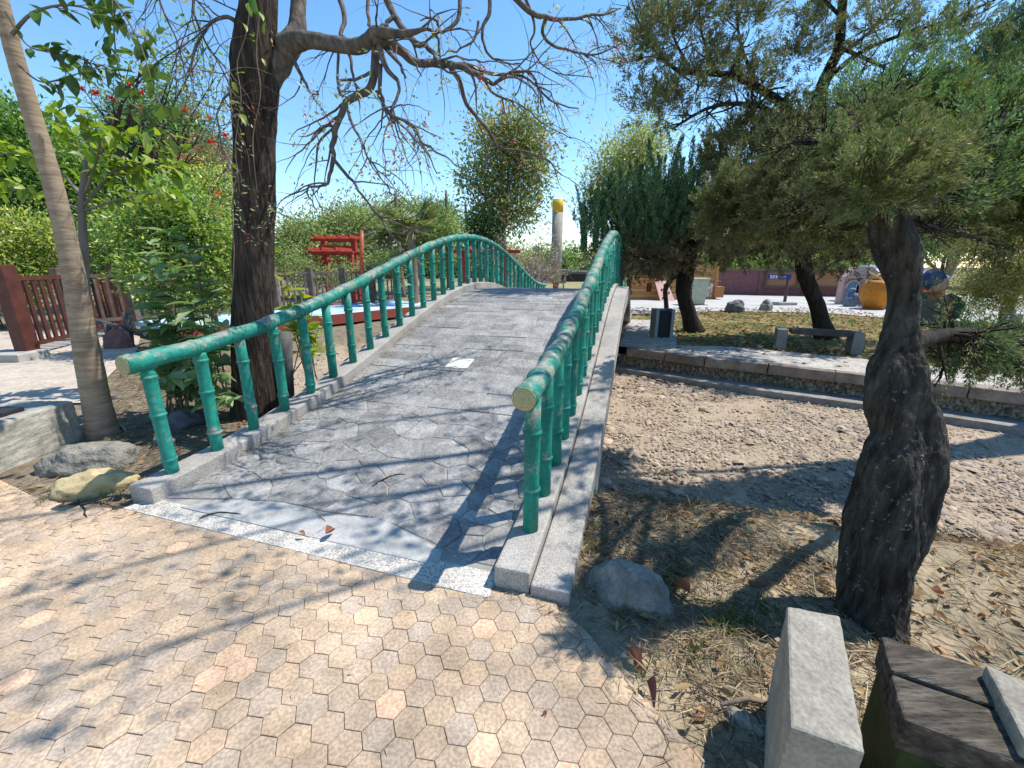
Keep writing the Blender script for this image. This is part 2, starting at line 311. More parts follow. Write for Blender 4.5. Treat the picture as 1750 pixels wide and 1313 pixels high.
# ---- hexagon paving: 300 nearest tiles in view as parts, the rest one joined part
def hexmat(name, attr):
    m = bpy.data.materials.new(name); m.use_nodes = True; t = m.node_tree; N = t.nodes; Lk = t.links; b = N['Principled BSDF']; b.inputs['Roughness'].default_value = .85; b.inputs['Specular IOR Level'].default_value = .25
    geo = N.new('ShaderNodeNewGeometry'); cr = N.new('ShaderNodeValToRGB'); e = cr.color_ramp.elements
    cs = [(0, (.37, .285, .20)), (.2, (.44, .32, .212)), (.4, (.385, .30, .225)), (.6, (.45, .33, .22)), (.75, (.365, .295, .228)), (.94, (.44, .32, .215)), (.978, (.58, .39, .26))]
    while len(e) < len(cs): e.new(.5)
    for q, (p, k) in zip(e, cs): q.position = p; q.color = (*k, 1)
    if attr: a = N.new('ShaderNodeAttribute'); a.attribute_name = 'tint'; Lk.new(a.outputs['Fac'], cr.inputs[0])
    else: a = N.new('ShaderNodeObjectInfo'); Lk.new(a.outputs['Random'], cr.inputs[0])
    col = cr.outputs[0]
    for sc, lo, hi, p0, p1, det in ((85, .80, 1.17, .38, .62, 3), (1.7, .74, 1.17, .35, .62, 7), (9, .84, 1.12, .35, .65, 6)):
        n = N.new('ShaderNodeTexNoise'); n.inputs['Scale'].default_value = sc; n.inputs['Detail'].default_value = det; Lk.new(geo.outputs['Position'], n.inputs['Vector'])
        c = N.new('ShaderNodeValToRGB'); c.color_ramp.elements[0].position = p0; c.color_ramp.elements[0].color = (lo, lo, lo * 1.0, 1); c.color_ramp.elements[1].position = p1; c.color_ramp.elements[1].color = (hi, hi, hi, 1); Lk.new(n.outputs['Fac'], c.inputs[0])
        x = N.new('ShaderNodeMix'); x.data_type = 'RGBA'; x.blend_type = 'MULTIPLY'; x.inputs[0].default_value = 1; Lk.new(col, x.inputs[6]); Lk.new(c.outputs[0], x.inputs[7]); col = x.outputs[2]
    Lk.new(col, b.inputs['Base Color'])
    bm = N.new('ShaderNodeBump'); bm.inputs['Strength'].default_value = .55; bm.inputs['Distance'].default_value = .005; n = N.new('ShaderNodeTexNoise'); n.inputs['Scale'].default_value = 90; n.inputs['Detail'].default_value = 5; Lk.new(geo.outputs['Position'], n.inputs['Vector']); Lk.new(n.outputs['Fac'], bm.inputs['Height']); Lk.new(bm.outputs[0], b.inputs['Normal'])
    return m
M_hex = hexmat('hexagon_tile', False); M_hexj = hexmat('hexagon_tile_joined', True)
M_grout = mat('sand_joint', [(.3, (.24, .19, .135)), (.7, (.40, .32, .225))], 8, bump=.4, bscale=80)
def sheet(name, poly, z, m, kind='structure'):
    mb = MB(); mb.add([(p[0], p[1], z) for p in poly], [tuple(range(len(poly)))])
    return setp(mb.build(name, m), kind=kind)
poly = [tuple(p) for p in PLAZA]
area = sum(a[0] * b[1] - b[0] * a[1] for a, b in zip(poly, poly[1:] + poly[:1]))
if area < 0: poly = poly[::-1]
plaza = sheet('plaza_paving', poly, -.004, M_grout)
HR = .060; HG = .0013; HROT = -.13
hx = []
for i in range(-95, 52):
    for j in range(-50, 76):
        x = i * HR * 1.5; y = (j + (i % 2) * .5) * HR * math.sqrt(3)
        hx.append((x * math.cos(HROT) - y * math.sin(HROT) - .35, x * math.sin(HROT) + y * math.cos(HROT) + .4))
hx = np.array(hx); PLL = list(PLAZA) + [PLAZA[0]]; _in = inside(hx, PLAZA); _dd = pdist(hx, PLL)
cut = hx[((_in & (_dd <= .066)) | (~_in & (_dd < .044))) & (hx[:, 1] > -.6) & (hx[:, 0] > -6)]; hx = hx[_in & (_dd > .066)]
hx = hx[(hx[:, 1] > -.6) & (hx[:, 0] > -6)]
def px_of(p):
    d = np.array([p[0], p[1], -CAMZ]); fz = d[1] * ct - d[2] * st; uy = d[1] * st + d[2] * ct
    return 875 + F * d[0] / fz, 656.5 - F * uy / fz, fz
vis = []
for k, p in enumerate(hx):
    u, v, fz = px_of(p)
    if -40 < u < 1790 and -20 < v < 1350 and fz > .2: vis.append((CAMZ / math.hypot(math.hypot(*p), CAMZ) ** 3, k))
vis.sort(reverse=True); own = set(k for _, k in vis[:300])
mbh = MB(); R0 = HR - HG; hp = [(R0 * math.cos(PI / 3 * k), R0 * math.sin(PI / 3 * k)) for k in range(6)]
mbh.prism(hp, -.012, .012, .0013); hme = [mbh.mesh('paving_tile', M_hex)]
V, T, Cc = [], [], []; nb = 0
base = np.array(mbh.v)
# triangulate the template
tt = []
for f in mbh.f:
    for q in range(1, len(f) - 1): tt.append((f[0], f[q], f[q + 1]))
tt = np.array(tt)
for k, p in enumerate(hx):
    rz = HROT + random.choice(range(6)) * PI / 3; tx, ty = random.gauss(0, .006), random.gauss(0, .006); dz = random.gauss(0, .0012)
    if k in own: link('paving_tile', hme[0], plaza, (p[0], p[1], dz), (tx, ty, rz))
    else:
        r = np.array([[math.cos(rz), -math.sin(rz)], [math.sin(rz), math.cos(rz)]])
        q = base.copy(); q[:, :2] = q[:, :2] @ r.T; q[:, 2] += q[:, 0] * tx + q[:, 1] * ty + dz; q[:, :2] += p
        V.append(q); T.append(tt + nb); nb += len(q); Cc.append(np.full((len(q), 3), random.random()))
def clip_hp(poly_, a, n_):
    out = []; k = len(poly_)
    for i in range(k):
        p, q = poly_[i], poly_[(i + 1) % k]; dp, dq = (p - a) @ n_, (q - a) @ n_
        if dp <= 0: out.append(p)
        if dp * dq < 0: out.append(p + (q - p) * dp / (dp - dq))
    return out
for p in cut:     # tiles cut along the paving edge
    cell = [p + np.array([R0 * math.cos(HROT + PI / 3 * k), R0 * math.sin(HROT + PI / 3 * k)]) for k in range(6)]
    for a_, b_ in zip(PLL[:-1], PLL[1:]):
        ab = b_ - a_; t_ = ((p - a_) @ ab) / (ab @ ab)
        if not -.15 < t_ < 1.15 or np.linalg.norm(p - a_ - np.clip(t_, 0, 1) * ab) > .09: continue
        n_ = np.array([ab[1], -ab[0]]) / np.linalg.norm(ab); mid_ = (a_ + b_) / 2
        if inside((mid_ + n_ * .01)[None], PLAZA)[0]: n_ = -n_
        if len(cell) > 2: cell = clip_hp(cell, a_, n_)
    if len(cell) < 3 or np.ptp(np.array(cell), axis=0).min() < .02: continue
    mbc = MB(); mbc.prism([tuple(c_) for c_ in cell], -.012, .012 + random.gauss(0, .001), .0018); q = np.array(mbc.v); t2 = []
    for f in mbc.f:
        for i in range(1, len(f) - 1): t2.append((f[0], f[i], f[i + 1]))
    V.append(q); T.append(np.array(t2) + nb); nb += len(q); Cc.append(np.full((len(q), 3), random.random()))
setp(link('paving_tiles_beyond', tri_mesh('paving_tiles', np.concatenate(V), np.concatenate(T), M_hexj, np.concatenate(Cc)), plaza), kind='stuff')
# pale path on the left behind the bench block; bank path and far concrete on the right
M_path = mat('pale_paving', [(.3, (.33, .28, .225)), (.5, (.44, .37, .30)), (.7, (.50, .43, .355))], 2.5, bump=.5, bscale=30, fine=(24, .16))
M_bank = mat('bank_paving', [(.3, (.27, .25, .22)), (.5, (.38, .35, .31)), (.7, (.45, .42, .37))], 3, bump=.6, bscale=34, fine=(22, .22))
M_white = mat('pale_concrete', [(.3, (.34, .33, .31)), (.7, (.46, .445, .42))], 1.2, bump=.15, bscale=20)
sheet('side_path', [g(-500, 700)[:2], g(150, 690)[:2], g(190, 640)[:2], g(235, 600)[:2], g(240, 575)[:2], g(150, 565)[:2], g(-700, 575)[:2]], .012, M_path)
wl = [wst] + WALL[1:] + [wend]
back = offs(wl, 1.25)
sheet('bank_path', [tuple(p) for p in offs(wl, -.0)] + [tuple(p) for p in back[::-1]], .014, M_bank)
sheet('far_concrete_path', [g(1000, 540)[:2], g(1240, 532)[:2], g(1420, 536)[:2], g(1560, 548)[:2], g(1900, 568)[:2], g(2100, 520)[:2], g(1500, 498)[:2], g(1000, 497)[:2]], .012, M_white)
sheet('far_lawn', [g(600, 507)[:2], g(1010, 507)[:2], g(1010, 482)[:2], g(600, 482)[:2]], .011, mat('far_lawn', [(.3, (.16, .17, .06)), (.7, (.33, .28, .14))], 1.5, bump=.3))

# ------------------------------------------------------------------ the arched bridge
bridge = empty('arched_footbridge', (*bp(0, BW / 2), 0), 'humped stone footbridge with teal green bamboo-shaped concrete railings over the dry pond', 'bridge')
SS = np.arange(-.2, 12.36, .16)
def intr(s):
    q = (s - 6.0) / 4.75
    return -.62 if abs(q) >= 1 else -.62 + (dk(6.0) - .30 + .62) * (1 - abs(q) ** 2.2) ** .55
def strip(l0, l1, ztop, zbot, s0=-.2, s1=12.3, step=.16, m=None, name='x', parent=bridge):
    ss = np.linspace(s0, s1, max(2, int((s1 - s0) / step))); mb = MB(); V = []
    for s in ss:
        a, b = bp(s, l0), bp(s, l1); V += [(*a, ztop(s)), (*b, ztop(s)), (*b, zbot(s)), (*a, zbot(s))]
    n = len(ss); Fc = []
    for i in range(n - 1):
        for k in range(4): Fc.append((4 * i + k, 4 * i + (k + 1) % 4, 4 * i + 4 + (k + 1) % 4, 4 * i + 4 + k))
    Fc += [(3, 2, 1, 0), tuple(4 * (n - 1) + k for k in range(4))]
    mb.add(V, Fc); return mb.build(name, m, parent)
strip(-.13, BW + .262, lambda s: dk(s) - .022, intr, -.18, 12.28, m=M_concrete, name='arch_body')
deckbed = strip(.085, BW - .095, lambda s: dk(s) - .007, lambda s: dk(s) - .05, -.27, 12.3, m=M_mortar, name='deck_bedding')
for nm, a, b, s0 in (('kerb', -.115, .092, -.21), ('kerb', BW - .10, BW + .078, -.26)):
    bevel(strip(a, b, ctop, lambda s: dk(s) - .06 if s > .1 else -.03, s0, 12.3, .12, M_granite, nm), .012, 2)
bevel(strip(BW + .084, BW + .272, lambda s: ctop(s) - .055, lambda s: dk(s) - .2 if s > .5 else -.12, -.27, 12.3, .12, M_granite, 'outer_ledge'), .01, 2)
bevel(strip(-.26, -.12, lambda s: ctop(s) - .075, lambda s: dk(s) - .2 if s > .5 else -.12, -.1, 12.3, .16, M_granite, 'outer_ledge'), .01, 2)
# threshold strip with chipped granite, and the cement patch behind it
mb = MB(); mb.prism([tuple(bp(-.30, -.06)), tuple(bp(-.345, BW - .1)), tuple(bp(-.175, BW - .105)), tuple(bp(-.15, -.0))], -.03, .016, .004); mb.build('threshold_strip', M_granite2, bridge)
def clip(poly, a, n_):
    out = []; k = len(poly)
    for i in range(k):
        p, q = poly[i], poly[(i + 1) % k]; dp, dq = (p - a) @ n_, (q - a) @ n_
        if dp <= 0: out.append(p)
        if dp * dq < 0: out.append(p + (q - p) * dp / (dp - dq))
    return out
def slab(pl, m, name, th=.03, inset=.003, gap=.004, lift=0):
    """pl: polygon in (l,s)"""
    c = np.mean(pl, axis=0); q = []
    for p in pl:
        d = c - p; q.append(p + d / (np.linalg.norm(d) + 1e-9) * gap)
    w3 = [(*bp(p[1], p[0]),) for p in q]; hs = {tuple(w): dk(p[1]) + lift for w, p in zip(w3, q)}
    ar = sum(a[0] * b[1] - b[0] * a[1] for a, b in zip(w3, w3[1:] + w3[:1]))
    if ar < 0: w3 = w3[::-1]
    zt = lambda p: hs[tuple(p)]
    mb = MB(); mb.prism(w3, lambda p: zt(p) - th, zt, inset); return mb.build(name, m, bridge)
l0, l1 = .095, BW - .105
edge = [(.095, -.14), (.27, -.14), (.4, -.07), (.62, .0), (.95, .045), (1.3, .015), (1.6, .06), (1.9, -.02), (2.1, -.08), (2.2, -.14)]
def patch_edge(l): return np.interp(l, [e_[0] for e_ in edge], [e_[1] for e_ in edge])
pe = [np.array(q) for q in [(.30, -.150), (1.0, -.16), (1.62, -.166), (2.14, -.172)]] + [np.array((l, patch_edge(l) - .012)) for l in (2.12, 1.98, 1.78, 1.6, 1.42, 1.3, 1.1, .95, .75, .62, .5)]
cr_ = lambda pl: [np.array(p) for p in pl]
mid = cr_([(.30, -.19), (1.0, -.20), (1.32, -.205), (1.35, -.09), (1.22, -.02), (1.1, .02), (.95, .035), (.75, .01), (.62, -.01), (.45, -.06)])
rgt = cr_([(1.335, -.205), (1.62, -.21), (2.14, -.215), (2.12, -.10), (1.98, -.06), (1.78, .01), (1.6, .05), (1.42, .03), (1.3, .005), (1.235, -.015), (1.365, -.09)])
def rough(pl, amp=.011, st=.035):
    out = []
    for a_, b_ in zip(pl, pl[1:] + pl[:1]):
        n_ = max(1, int(np.linalg.norm(b_ - a_) / st))
        for k in range(n_): out.append(a_ + (b_ - a_) * k / n_ + rng.normal(0, amp, 2) * (0.0 if a_[1] < -.14 and b_[1] < -.14 else .6))
    return out
mid, rgt = rough(mid), rough(rgt)
slab(mid, M_cement, 'cement_patch', .03, .002, .001, .001); slab(rgt, M_cement, 'cement_patch', .03, .002, .001, -.001)
# crazy paving at the foot
pts = []
while len(pts) < 96:
    q = np.array([random.uniform(l0, l1), random.uniform(-.12, 1.48)])
    if q[1] < patch_edge(q[0]) + .03: continue
    if all(np.linalg.norm((q - p) * (1, 1.25)) > .132 for p in pts): pts.append(q)
for i, q in enumerate(pts):
    cell = [np.array(p) for p in [(l0, -.14), (l1, -.14), (l1, 1.5), (l0, 1.5)]]
    for j, o in enumerate(pts):
        if i != j: cell = clip(cell, (q + o) / 2, o - q)
    cell2 = []
    for p in cell:
        s_ = max(p[1], patch_edge(p[0])); cell2.append(np.array([p[0], s_]))
    if len(cell2) > 2: slab(cell2, M_slate, 'slate_slab', .03, .004, .0055, random.uniform(-.002, .003))
# coursed slabs above
s = 1.505; nsl = 0; cream = False
while s < 12.2:
    far = s > 6.6
    h = random.uniform(.13, .21) if not far else .6
    h = min(h, 12.25 - s); l = l0
    while l < l1 - .02:
        wd = random.uniform(.26, .70) if not far else .8
        if l1 - l - wd < .2: wd = l1 - l
        j = lambda: random.uniform(-.02, .004)
        pl = [np.array(p) for p in [(l + .002, s + .002 + j()), (l + wd - .002, s + .002 + j()), (l + wd - .002, s + h - .002), (l + .002, s + h - .002)]]
        slab(pl, M_slate, 'slate_slab', .03, .004, .0045, random.uniform(-.005, .006)); l += wd
    s += h
cp = g(785, 598, .62); cs = (cp[:2] - B0) @ AX; cl = (cp[:2] - B0) @ LX
slab([np.array(p) for p in [(cl - .13, cs - .11), (cl + .13, cs - .11), (cl + .13, cs + .11), (cl - .13, cs + .11)]], M_cream, 'replacement_slab', .02, .002, .0, .008)['label'] = 'cream replacement slab'
# railings
RH = .80; RR = .058
def rail_z(s): return ctop(s) + RH
def balusters_mesh(k):
    mb = MB(); random.seed(50 + k); H = RH - .02; nodes = sorted([random.uniform(.10, .2), random.uniform(.40, .5), random.uniform(.70, .76)]) if k % 2 else sorted([random.uniform(.16, .28), random.uniform(.58, .68)])
    hs = [0]; r = .0415; rr = [r * 1.02]
    for n_ in nodes:
        for d, q in ((-.05, 1.0), (-.022, 1.05), (-.009, 1.2), (0, 1.22), (.004, 1.02), (.014, 1.10), (.03, 1.0)):
            hs.append(n_ + d); rr.append(r * q * random.uniform(.985, 1.015))
    hs.append(H); rr.append(r * .98)
    bx_, by_ = random.uniform(-.006, .006), random.uniform(-.006, .006)
    P = [(bx_ * math.sin(PI * h / H), by_ * math.sin(PI * h / H), h) for h in hs]; mb.tube(P, rr, 14); return mb.mesh('baluster', M_bal)
bms = [balusters_mesh(k) for k in range(6)]; random.seed(11)
for side, l, soff in ((0, 0.0, 0.0), (1, BW, .0654)):
    ss = []; rr = []
    nbal = 36
    s_a = soff - .15 if side else soff - .13
    nodes = [s_a + .045] + [soff + k * SP + (.10 if side else -.03) + random.uniform(-.02, .02) for k in range(nbal)]
    prev = s_a; ss = [s_a, s_a + .012]; rr = [RR * 1.06, RR * 1.09]
    for n_ in nodes:
        jr = random.uniform(.97, 1.03)
        for d, q in ((-.05, 1.0), (-.02, 1.03), (-.009, 1.12), (-.002, 1.13), (.0, 1.0), (.006, 1.07), (.02, 1.02), (.05, 1.0)):
            if n_ + d > ss[-1] + .001: ss.append(n_ + d); rr.append(RR * q * jr)
        ss.append(n_ + SP * .5); rr.append(RR * random.uniform(.97, 1.0))
    send = soff + (nbal - 1) * SP + .2
    sw = [(a, b) for a, b in zip(ss, rr) if a < send]; ss = [a for a, _ in sw]; rr = [b for _, b in sw]
    P = [(*bp(a, l + .004 * math.sin(a * 9)), rail_z(a) + .004 * math.sin(a * 13)) for a in ss]
    mb = MB(); mb.tube(P, rr, 20); rail = mb.build('handrail', M_rail, bridge)
    # cut end disc
    d = np.array(P[0]) - np.array(P[2]); d /= np.linalg.norm(d); mbe = MB()
    q = Vector(d).to_track_quat('Z', 'Y').to_euler(); mbe.tube([(0, 0, -.006), (0, 0, .004), (0, 0, .006)], [RR * 1.03, RR * 1.03, RR * .98], 24)
    link('rail_end', mbe.mesh('rail_end', M_ring), rail, tuple(np.array(P[0]) + d * .001), q)['label'] = 'cut end face with growth rings'
    for k in range(nbal):
        s_ = soff + k * SP; link('baluster', random.choice(bms), rail, (*bp(s_, l), ctop(s_) - .02), (random.gauss(0, .008), random.gauss(0, .008), random.uniform(0, 6.28))).scale = (random.uniform(.94, 1.07),) * 2 + (1,)

# ------------------------------------------------------------------ dry pond: retaining wall on the far bank
M_cop = mat('coping_stone', [(.3, (.11, .085, .066)), (.5, (.19, .15, .12)), (.7, (.27, .22, .18))], 5, bump=.7, bscale=30, rnd=.18, dist=.02)
M_cob = mat('cobble_face', [(.3, (.12, .095, .065)), (.5, (.22, .175, .12)), (.7, (.30, .245, .175))], 8, bump=.6, bscale=30, rnd=.2)
wall = empty('pond_retaining_wall', (*WALL[1], -.4), 'low cobbled retaining wall with dark red-brown coping along the far pond bank', 'wall')
def along(line):
    L = [0]
    for a, b in zip(line[:-1], line[1:]): L.append(L[-1] + np.linalg.norm(b - a))
    def f(t):
        t = min(max(t, 0), L[-1])
        for i in range(len(line) - 1):
            if t <= L[i + 1]: k = (t - L[i]) / (L[i + 1] - L[i]); d = line[i + 1] - line[i]; return line[i] + d * k, d / np.linalg.norm(d)
        return line[-1], d
    return f, L[-1]
M_foot = mat('stained_footing', [(.28, (.12, .115, .10)), (.5, (.21, .20, .18)), (.72, (.29, .275, .245))], 4, bump=.6, bscale=30, fine=(30, .15))
wf, WL = along(wl)
t = 0
while t < WL - .2:
    ln = min(random.uniform(.55, 1.0), WL - t); p, d = wf(t + ln / 2); nrm = np.array([-d[1], d[0]]); rz = math.atan2(d[1], d[0])
    mb = MB(); mb.box((0, 0, 0), (ln - .012, .26, .155)); c = p - nrm * .03
    bevel(mb.build('coping_stone', M_cop, wall, (c[0], c[1], -.06 + random.uniform(-.006, .006)), (random.gauss(0, .01), random.gauss(0, .01), rz + random.gauss(0, .008))), .014); t += ln
for nm, off, z0, z1, mm, th in (('cobble_face', .02, -.50, -.135, M_cob, .1), ('footing', -.25, -.52, -.335, M_foot, .44)):
    a, b = offs(wl, off - th / 2), offs(wl, off + th / 2); mb = MB(); n = len(wl)
    V = [(*p, z0) for p in a] + [(*p, z1) for p in a] + [(*p, z1) for p in b] + [(*p, z0) for p in b]
    Fc = [(k * n + i, k * n + i + 1, ((k + 1) % 4) * n + i + 1, ((k + 1) % 4) * n + i) for k in range(4) for i in range(n - 1)]
    mb.add(V, Fc); mb.build(nm, mm, wall)
# river stones set in the face (small: joined)
def stones(P, size, flat=.45, jit=.3, zrot=True, nside=6):
    """numpy pebbles: P (n,3) centres, size (n,)"""
    n = len(P); ang = (np.arange(nside) / nside * 2 * PI)[None] + rng.uniform(0, 6.28, (n, 1)); el = rng.uniform(.55, 1.0, (n, 1)); ro = rng.uniform(0, PI, (n, 1))
    rad = size[:, None] * (1 + rng.uniform(-jit, jit, (n, nside)))
    x = np.cos(ang) * rad; y = np.sin(ang) * rad * el; X = x * np.cos(ro) - y * np.sin(ro); Y = x * np.sin(ro) + y * np.cos(ro)
    h = size[:, None] * flat * rng.uniform(.5, 1.3, (n, 1)); tl = rng.normal(0, .22, (n, 2))
    low = np.stack([X, Y, -h * np.ones_like(X) * .7], 2); top = np.stack([X * .72, Y * .72, h * np.ones_like(X)], 2)
    V = np.concatenate([low, top], 1); V[:, :, 2] += V[:, :, 0] * tl[:, :1] + V[:, :, 1] * tl[:, 1:]
    V = V + P[:, None, :]; N_ = nside; tr = []
    for k in range(N_): q = (k + 1) % N_; tr += [(k, q, N_ + q), (k, N_ + q, N_ + k)]
    for k in range(1, N_ - 1): tr.append((N_, N_ + k, N_ + k + 1))
    tr = np.array(tr); T = (np.arange(n) * 2 * N_)[:, None, None] + tr[None]
    return V.reshape(-1, 3), T.reshape(-1, 3), 2 * N_
n = 2600; tt_ = rng.uniform(0, WL, n); P = []
for q in tt_:
    p, d = wf(q); nrm = np.array([-d[1], d[0]]); P.append((*(p - nrm * .035), random.uniform(-.36, -.15)))
V, T, k = stones(np.array(P), rng.uniform(.025, .05, n), .8); col = np.repeat(pick([(3, (.26, .21, .145)), (2, (.19, .155, .11)), (1, (.34, .29, .21)), (1, (.13, .12, .08))], n), k, axis=0)
M_peb = mat('pebble', [(.3, (.8, .8, .8)), (.7, (1.1, 1.1, 1.1))], 30, bump=.3, attr='tint', rough=.9)
setp(link('wall_cobbles', tri_mesh('wall_cobbles', V, T, M_peb, col), wall), kind='stuff')
# pebbles and stone flakes over the pond bed
def scatter(n, x0, x1, y0, y1, dens=None):
    P = np.stack([rng.uniform(x0, x1, n), rng.uniform(y0, y1, n)], 1); return P
P = np.concatenate([scatter(36000, .3, 5.5, 2.2, 8.5), scatter(20000, 1.0, 9.5, .5, 7.0), scatter(9000, -5, .5, 4, 11.0)])
zb = zground(P); keep = (zb < -.30 + rng.exponential(.10, len(P)) - .06 + .2 * nz2(P, 1.6, 4)) & (zb < -.01); P = P[keep]; zb = zb[keep]
keep = (nz2(P, 1.1, 5) + rng.uniform(-.5, .5, len(P))) > -.22; P = P[keep]; zb = zb[keep]; n = len(P)
sz = np.clip(rng.lognormal(math.log(.0125), .45, n), .006, .05)
big_ = rng.random(n) < .012; sz = np.where(big_, rng.uniform(.03, .075, n), sz)
V, T, k = stones(np.column_stack([P, zb - .006 + sz * .2]), sz, .2, .4, nside=5)
col = np.repeat(pick([(5, (.40, .32, .24)), (4, (.335, .265, .20)), (2, (.26, .215, .17)), (1.2, (.46, .375, .29)), (.6, (.16, .145, .13))], n, .16), k, axis=0)
setp(link('pond_bed_pebbles', tri_mesh('pebbles', V, T, M_peb, col)), 'pale flaky pebbles covering the dry pond bed', 'pebbles', kind='stuff')

# ------------------------------------------------------------------ rocks
M_rock = mat('grey_rock', [(.28, (.11, .105, .088)), (.45, (.19, .18, .15)), (.6, (.26, .24, .20)), (.75, (.34, .31, .25))], 9, bump=1.0, bscale=30, dist=.02, fine=(60, .16))
M_rocky = mat('yellow_rock', [(.3, (.30, .23, .11)), (.5, (.42, .325, .165)), (.72, (.50, .40, .23))], 6, bump=.5, bscale=24, dist=.02)
M_rockd = mat('dark_rock', [(.3, (.07, .068, .07)), (.7, (.17, .16, .155))], 6, bump=.6, bscale=22, dist=.02)
M_rockp = mat('pink_rock', [(.3, (.13, .065, .065)), (.7, (.23, .125, .12))], 6, bump=.5, bscale=22, dist=.02)
def rock(name, label, c, size, rz, m, seed, group=None, flatten=0.0):
    mb = MB(); nu, nv = 56, 34; V = []
    for j in range(nv):
        ph = PI * j / (nv - 1)
        for i in range(nu):
            a = 2 * PI * i / nu; d = Vector((math.sin(ph) * math.cos(a), math.sin(ph) * math.sin(a), math.cos(ph)))
            r = 1 + .30 * mnoise.noise(d * 1.1 + Vector((seed, 0, 0))) + .12 * mnoise.noise(d * 2.8 + Vector((0, seed, 0))) + .05 * mnoise.noise(d * 7 + Vector((0, 0, seed))) + .025 * mnoise.noise(d * 17 + Vector((seed, 0, seed))) - .10 * abs(mnoise.noise(d * 1.9 + Vector((seed, seed, 0))))
            v = d * r; V.append((v.x * size[0] / 2, v.y * size[1] / 2, v.z * size[2]))
    Fc = [(j * nu + i, (j + 1) * nu + i, (j + 1) * nu + (i + 1) % nu, j * nu + (i + 1) % nu) for j in range(nv - 1) for i in range(nu)]
    mb.add(V, Fc, True); o = mb.build(name, m, None, tuple(c), (0, 0, rz)); return setp(o, label, 'rock', group)
c = g(150, 800); rock('boulder', 'rounded grey boulder at the foot of the pale slim tree', (c[0] - .02, c[1] + .03, .03), (.62, .36, .17), .25, M_rock, 1.3)
c = g(165, 838); rock('boulder', 'yellowish wedge-shaped rock lying in front of the grey boulder', (c[0], c[1], .02), (.46, .22, .13), .42, M_rocky, 4.1)
c = g(1070, 1035, -.05); rock('boulder', 'big smooth grey boulder beside the right bridge kerb', (c[0] + .0, c[1] + .05, -.06), (.47, .30, .19), -.45, M_rock, 8.4)
c = g(296, 735); rock('boulder', 'dark stone under the shrub behind the first left baluster', (c[0], c[1] + .15, .04), (.34, .26, .12), .3, M_rockd, 2.2)
c = g(285, 765); rock('boulder', 'small grey stone half hidden behind the nearest left baluster', (c[0] - .08, c[1] + .08, .02), (.2, .15, .08), -.3, M_rock, 6.6)
c = g(207, 595); rock('boulder', 'pinkish stone under the dark log railing', (c[0], c[1], .1), (.5, .3, .3), .2, M_rockp, 3.3)
c = g(1255, 533); rock('boulder', 'dark squat stone left of the pair before the pale concrete', (c[0], c[1], .12), (.75, .5, .26), .1, M_rockd, 5.2)
c = g(1308, 531); rock('boulder', 'smaller brownish stone right of the pair before the pale concrete', (c[0], c[1], .12), (.5, .4, .26), .8, M_rock, 7.7)
c = g(1690, 622); rock('boulder', 'flat grey stone slab beyond the bank path under the low juniper bough', (c[0], c[1], .03), (.75, .4, .12), -.3, M_rock, 9.1)
c = g(1273, 1235); rock('boulder', 'small pale stone lying in the dry grass beside the bench leg', (c[0], c[1], -.0), (.12, .07, .035), -.9, M_rock, 10.3)

# ------------------------------------------------------------------ bench pieces and small furniture
M_stone = mat('bench_stone', [(.22, (.13, .118, .092)), (.4, (.23, .21, .17)), (.58, (.30, .275, .225)), (.75, (.37, .34, .28))], 7, bump=.8, bscale=60, fine=(80, .16), dist=.008)
M_stoned = mat('bench_stone_shaded', [(.28, (.14, .14, .14)), (.72, (.24, .24, .235))], 6, bump=.4, bscale=70)
M_oldwood = mat('old_wood', [(.28, (.025, .018, .014)), (.45, (.07, .056, .042)), (.6, (.13, .108, .082)), (.78, (.22, .19, .15))], 11, bump=1.0, bscale=20, stretch=(.5, 4, 4), dist=.03)
M_darkwood = mat('dark_plank', [(.3, (.035, .03, .028)), (.7, (.085, .07, .06))], 8, bump=.5)
near = empty('garden_bench', (1.2, 1.1, 0), 'stone-legged garden bench with weathered brown timber seat in the bottom right corner', 'bench')
zt = .44
def quadtop(pts, z): return [g(u, v, z)[:2] for u, v in pts]
def blk(pl, z0, z1, name, m, parent, bw=.012, ins=None):
    pl = [tuple(p) for p in pl]; ar = sum(a[0] * b[1] - b[0] * a[1] for a, b in zip(pl, pl[1:] + pl[:1]))
    if ar < 0: pl = pl[::-1]
    mb = MB(); mb.prism(pl, z0, z1); return bevel(mb.build(name, m, parent), bw)
A = quadtop([(1345, 1035), (1436, 1052), (1480, 1288), (1350, 1243)], zt)
weather(blk(A, -.15, zt, 'leg', M_stone, near, .008), .007)
zw = .43
p0, p1, p2, p3 = quadtop([(1505, 1085), (1545, 1226), (1752, 1305), (1692, 1168)], zw)
dv = (p2 - p1); dv = dv / np.linalg.norm(dv); wid = p1 - p0
# two weathered seat planks split lengthwise by a crack
for a, b, dz in ((0.0, .47, 0), (.49, 1.0, -.006)):
    q0, q1 = p0 + wid * a, p0 + wid * b; e = dv * 1.35
    V = [q0, q1, q1 + e, q0 + e + dv * .0]
    weather(blk(V, zw - .10 + dz, zw + dz, 'seat_plank', M_oldwood, near, .009), .012)
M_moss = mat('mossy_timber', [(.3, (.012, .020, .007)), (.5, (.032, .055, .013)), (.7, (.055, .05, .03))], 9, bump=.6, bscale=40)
V = [p0 + wid * .01 + dv * .012, p0 + wid * .99 + dv * .012, p0 + wid * .99 + dv * 1.2, p0 + wid * .01 + dv * 1.2]
blk(V, -.15, zw - .1, 'support_block', M_moss, near, .01)
B = quadtop([(1683, 1134), (1790, 1180), (1860, 1320), (1752, 1268)], .47); weather(blk(B, -.15, .47, 'leg', M_stone, near, .008), .007)
B = quadtop([(1608, 1272), (1700, 1310), (1760, 1400), (1640, 1370)], .33); blk(B, -.15, .33, 'leg', M_stone, near, .008)
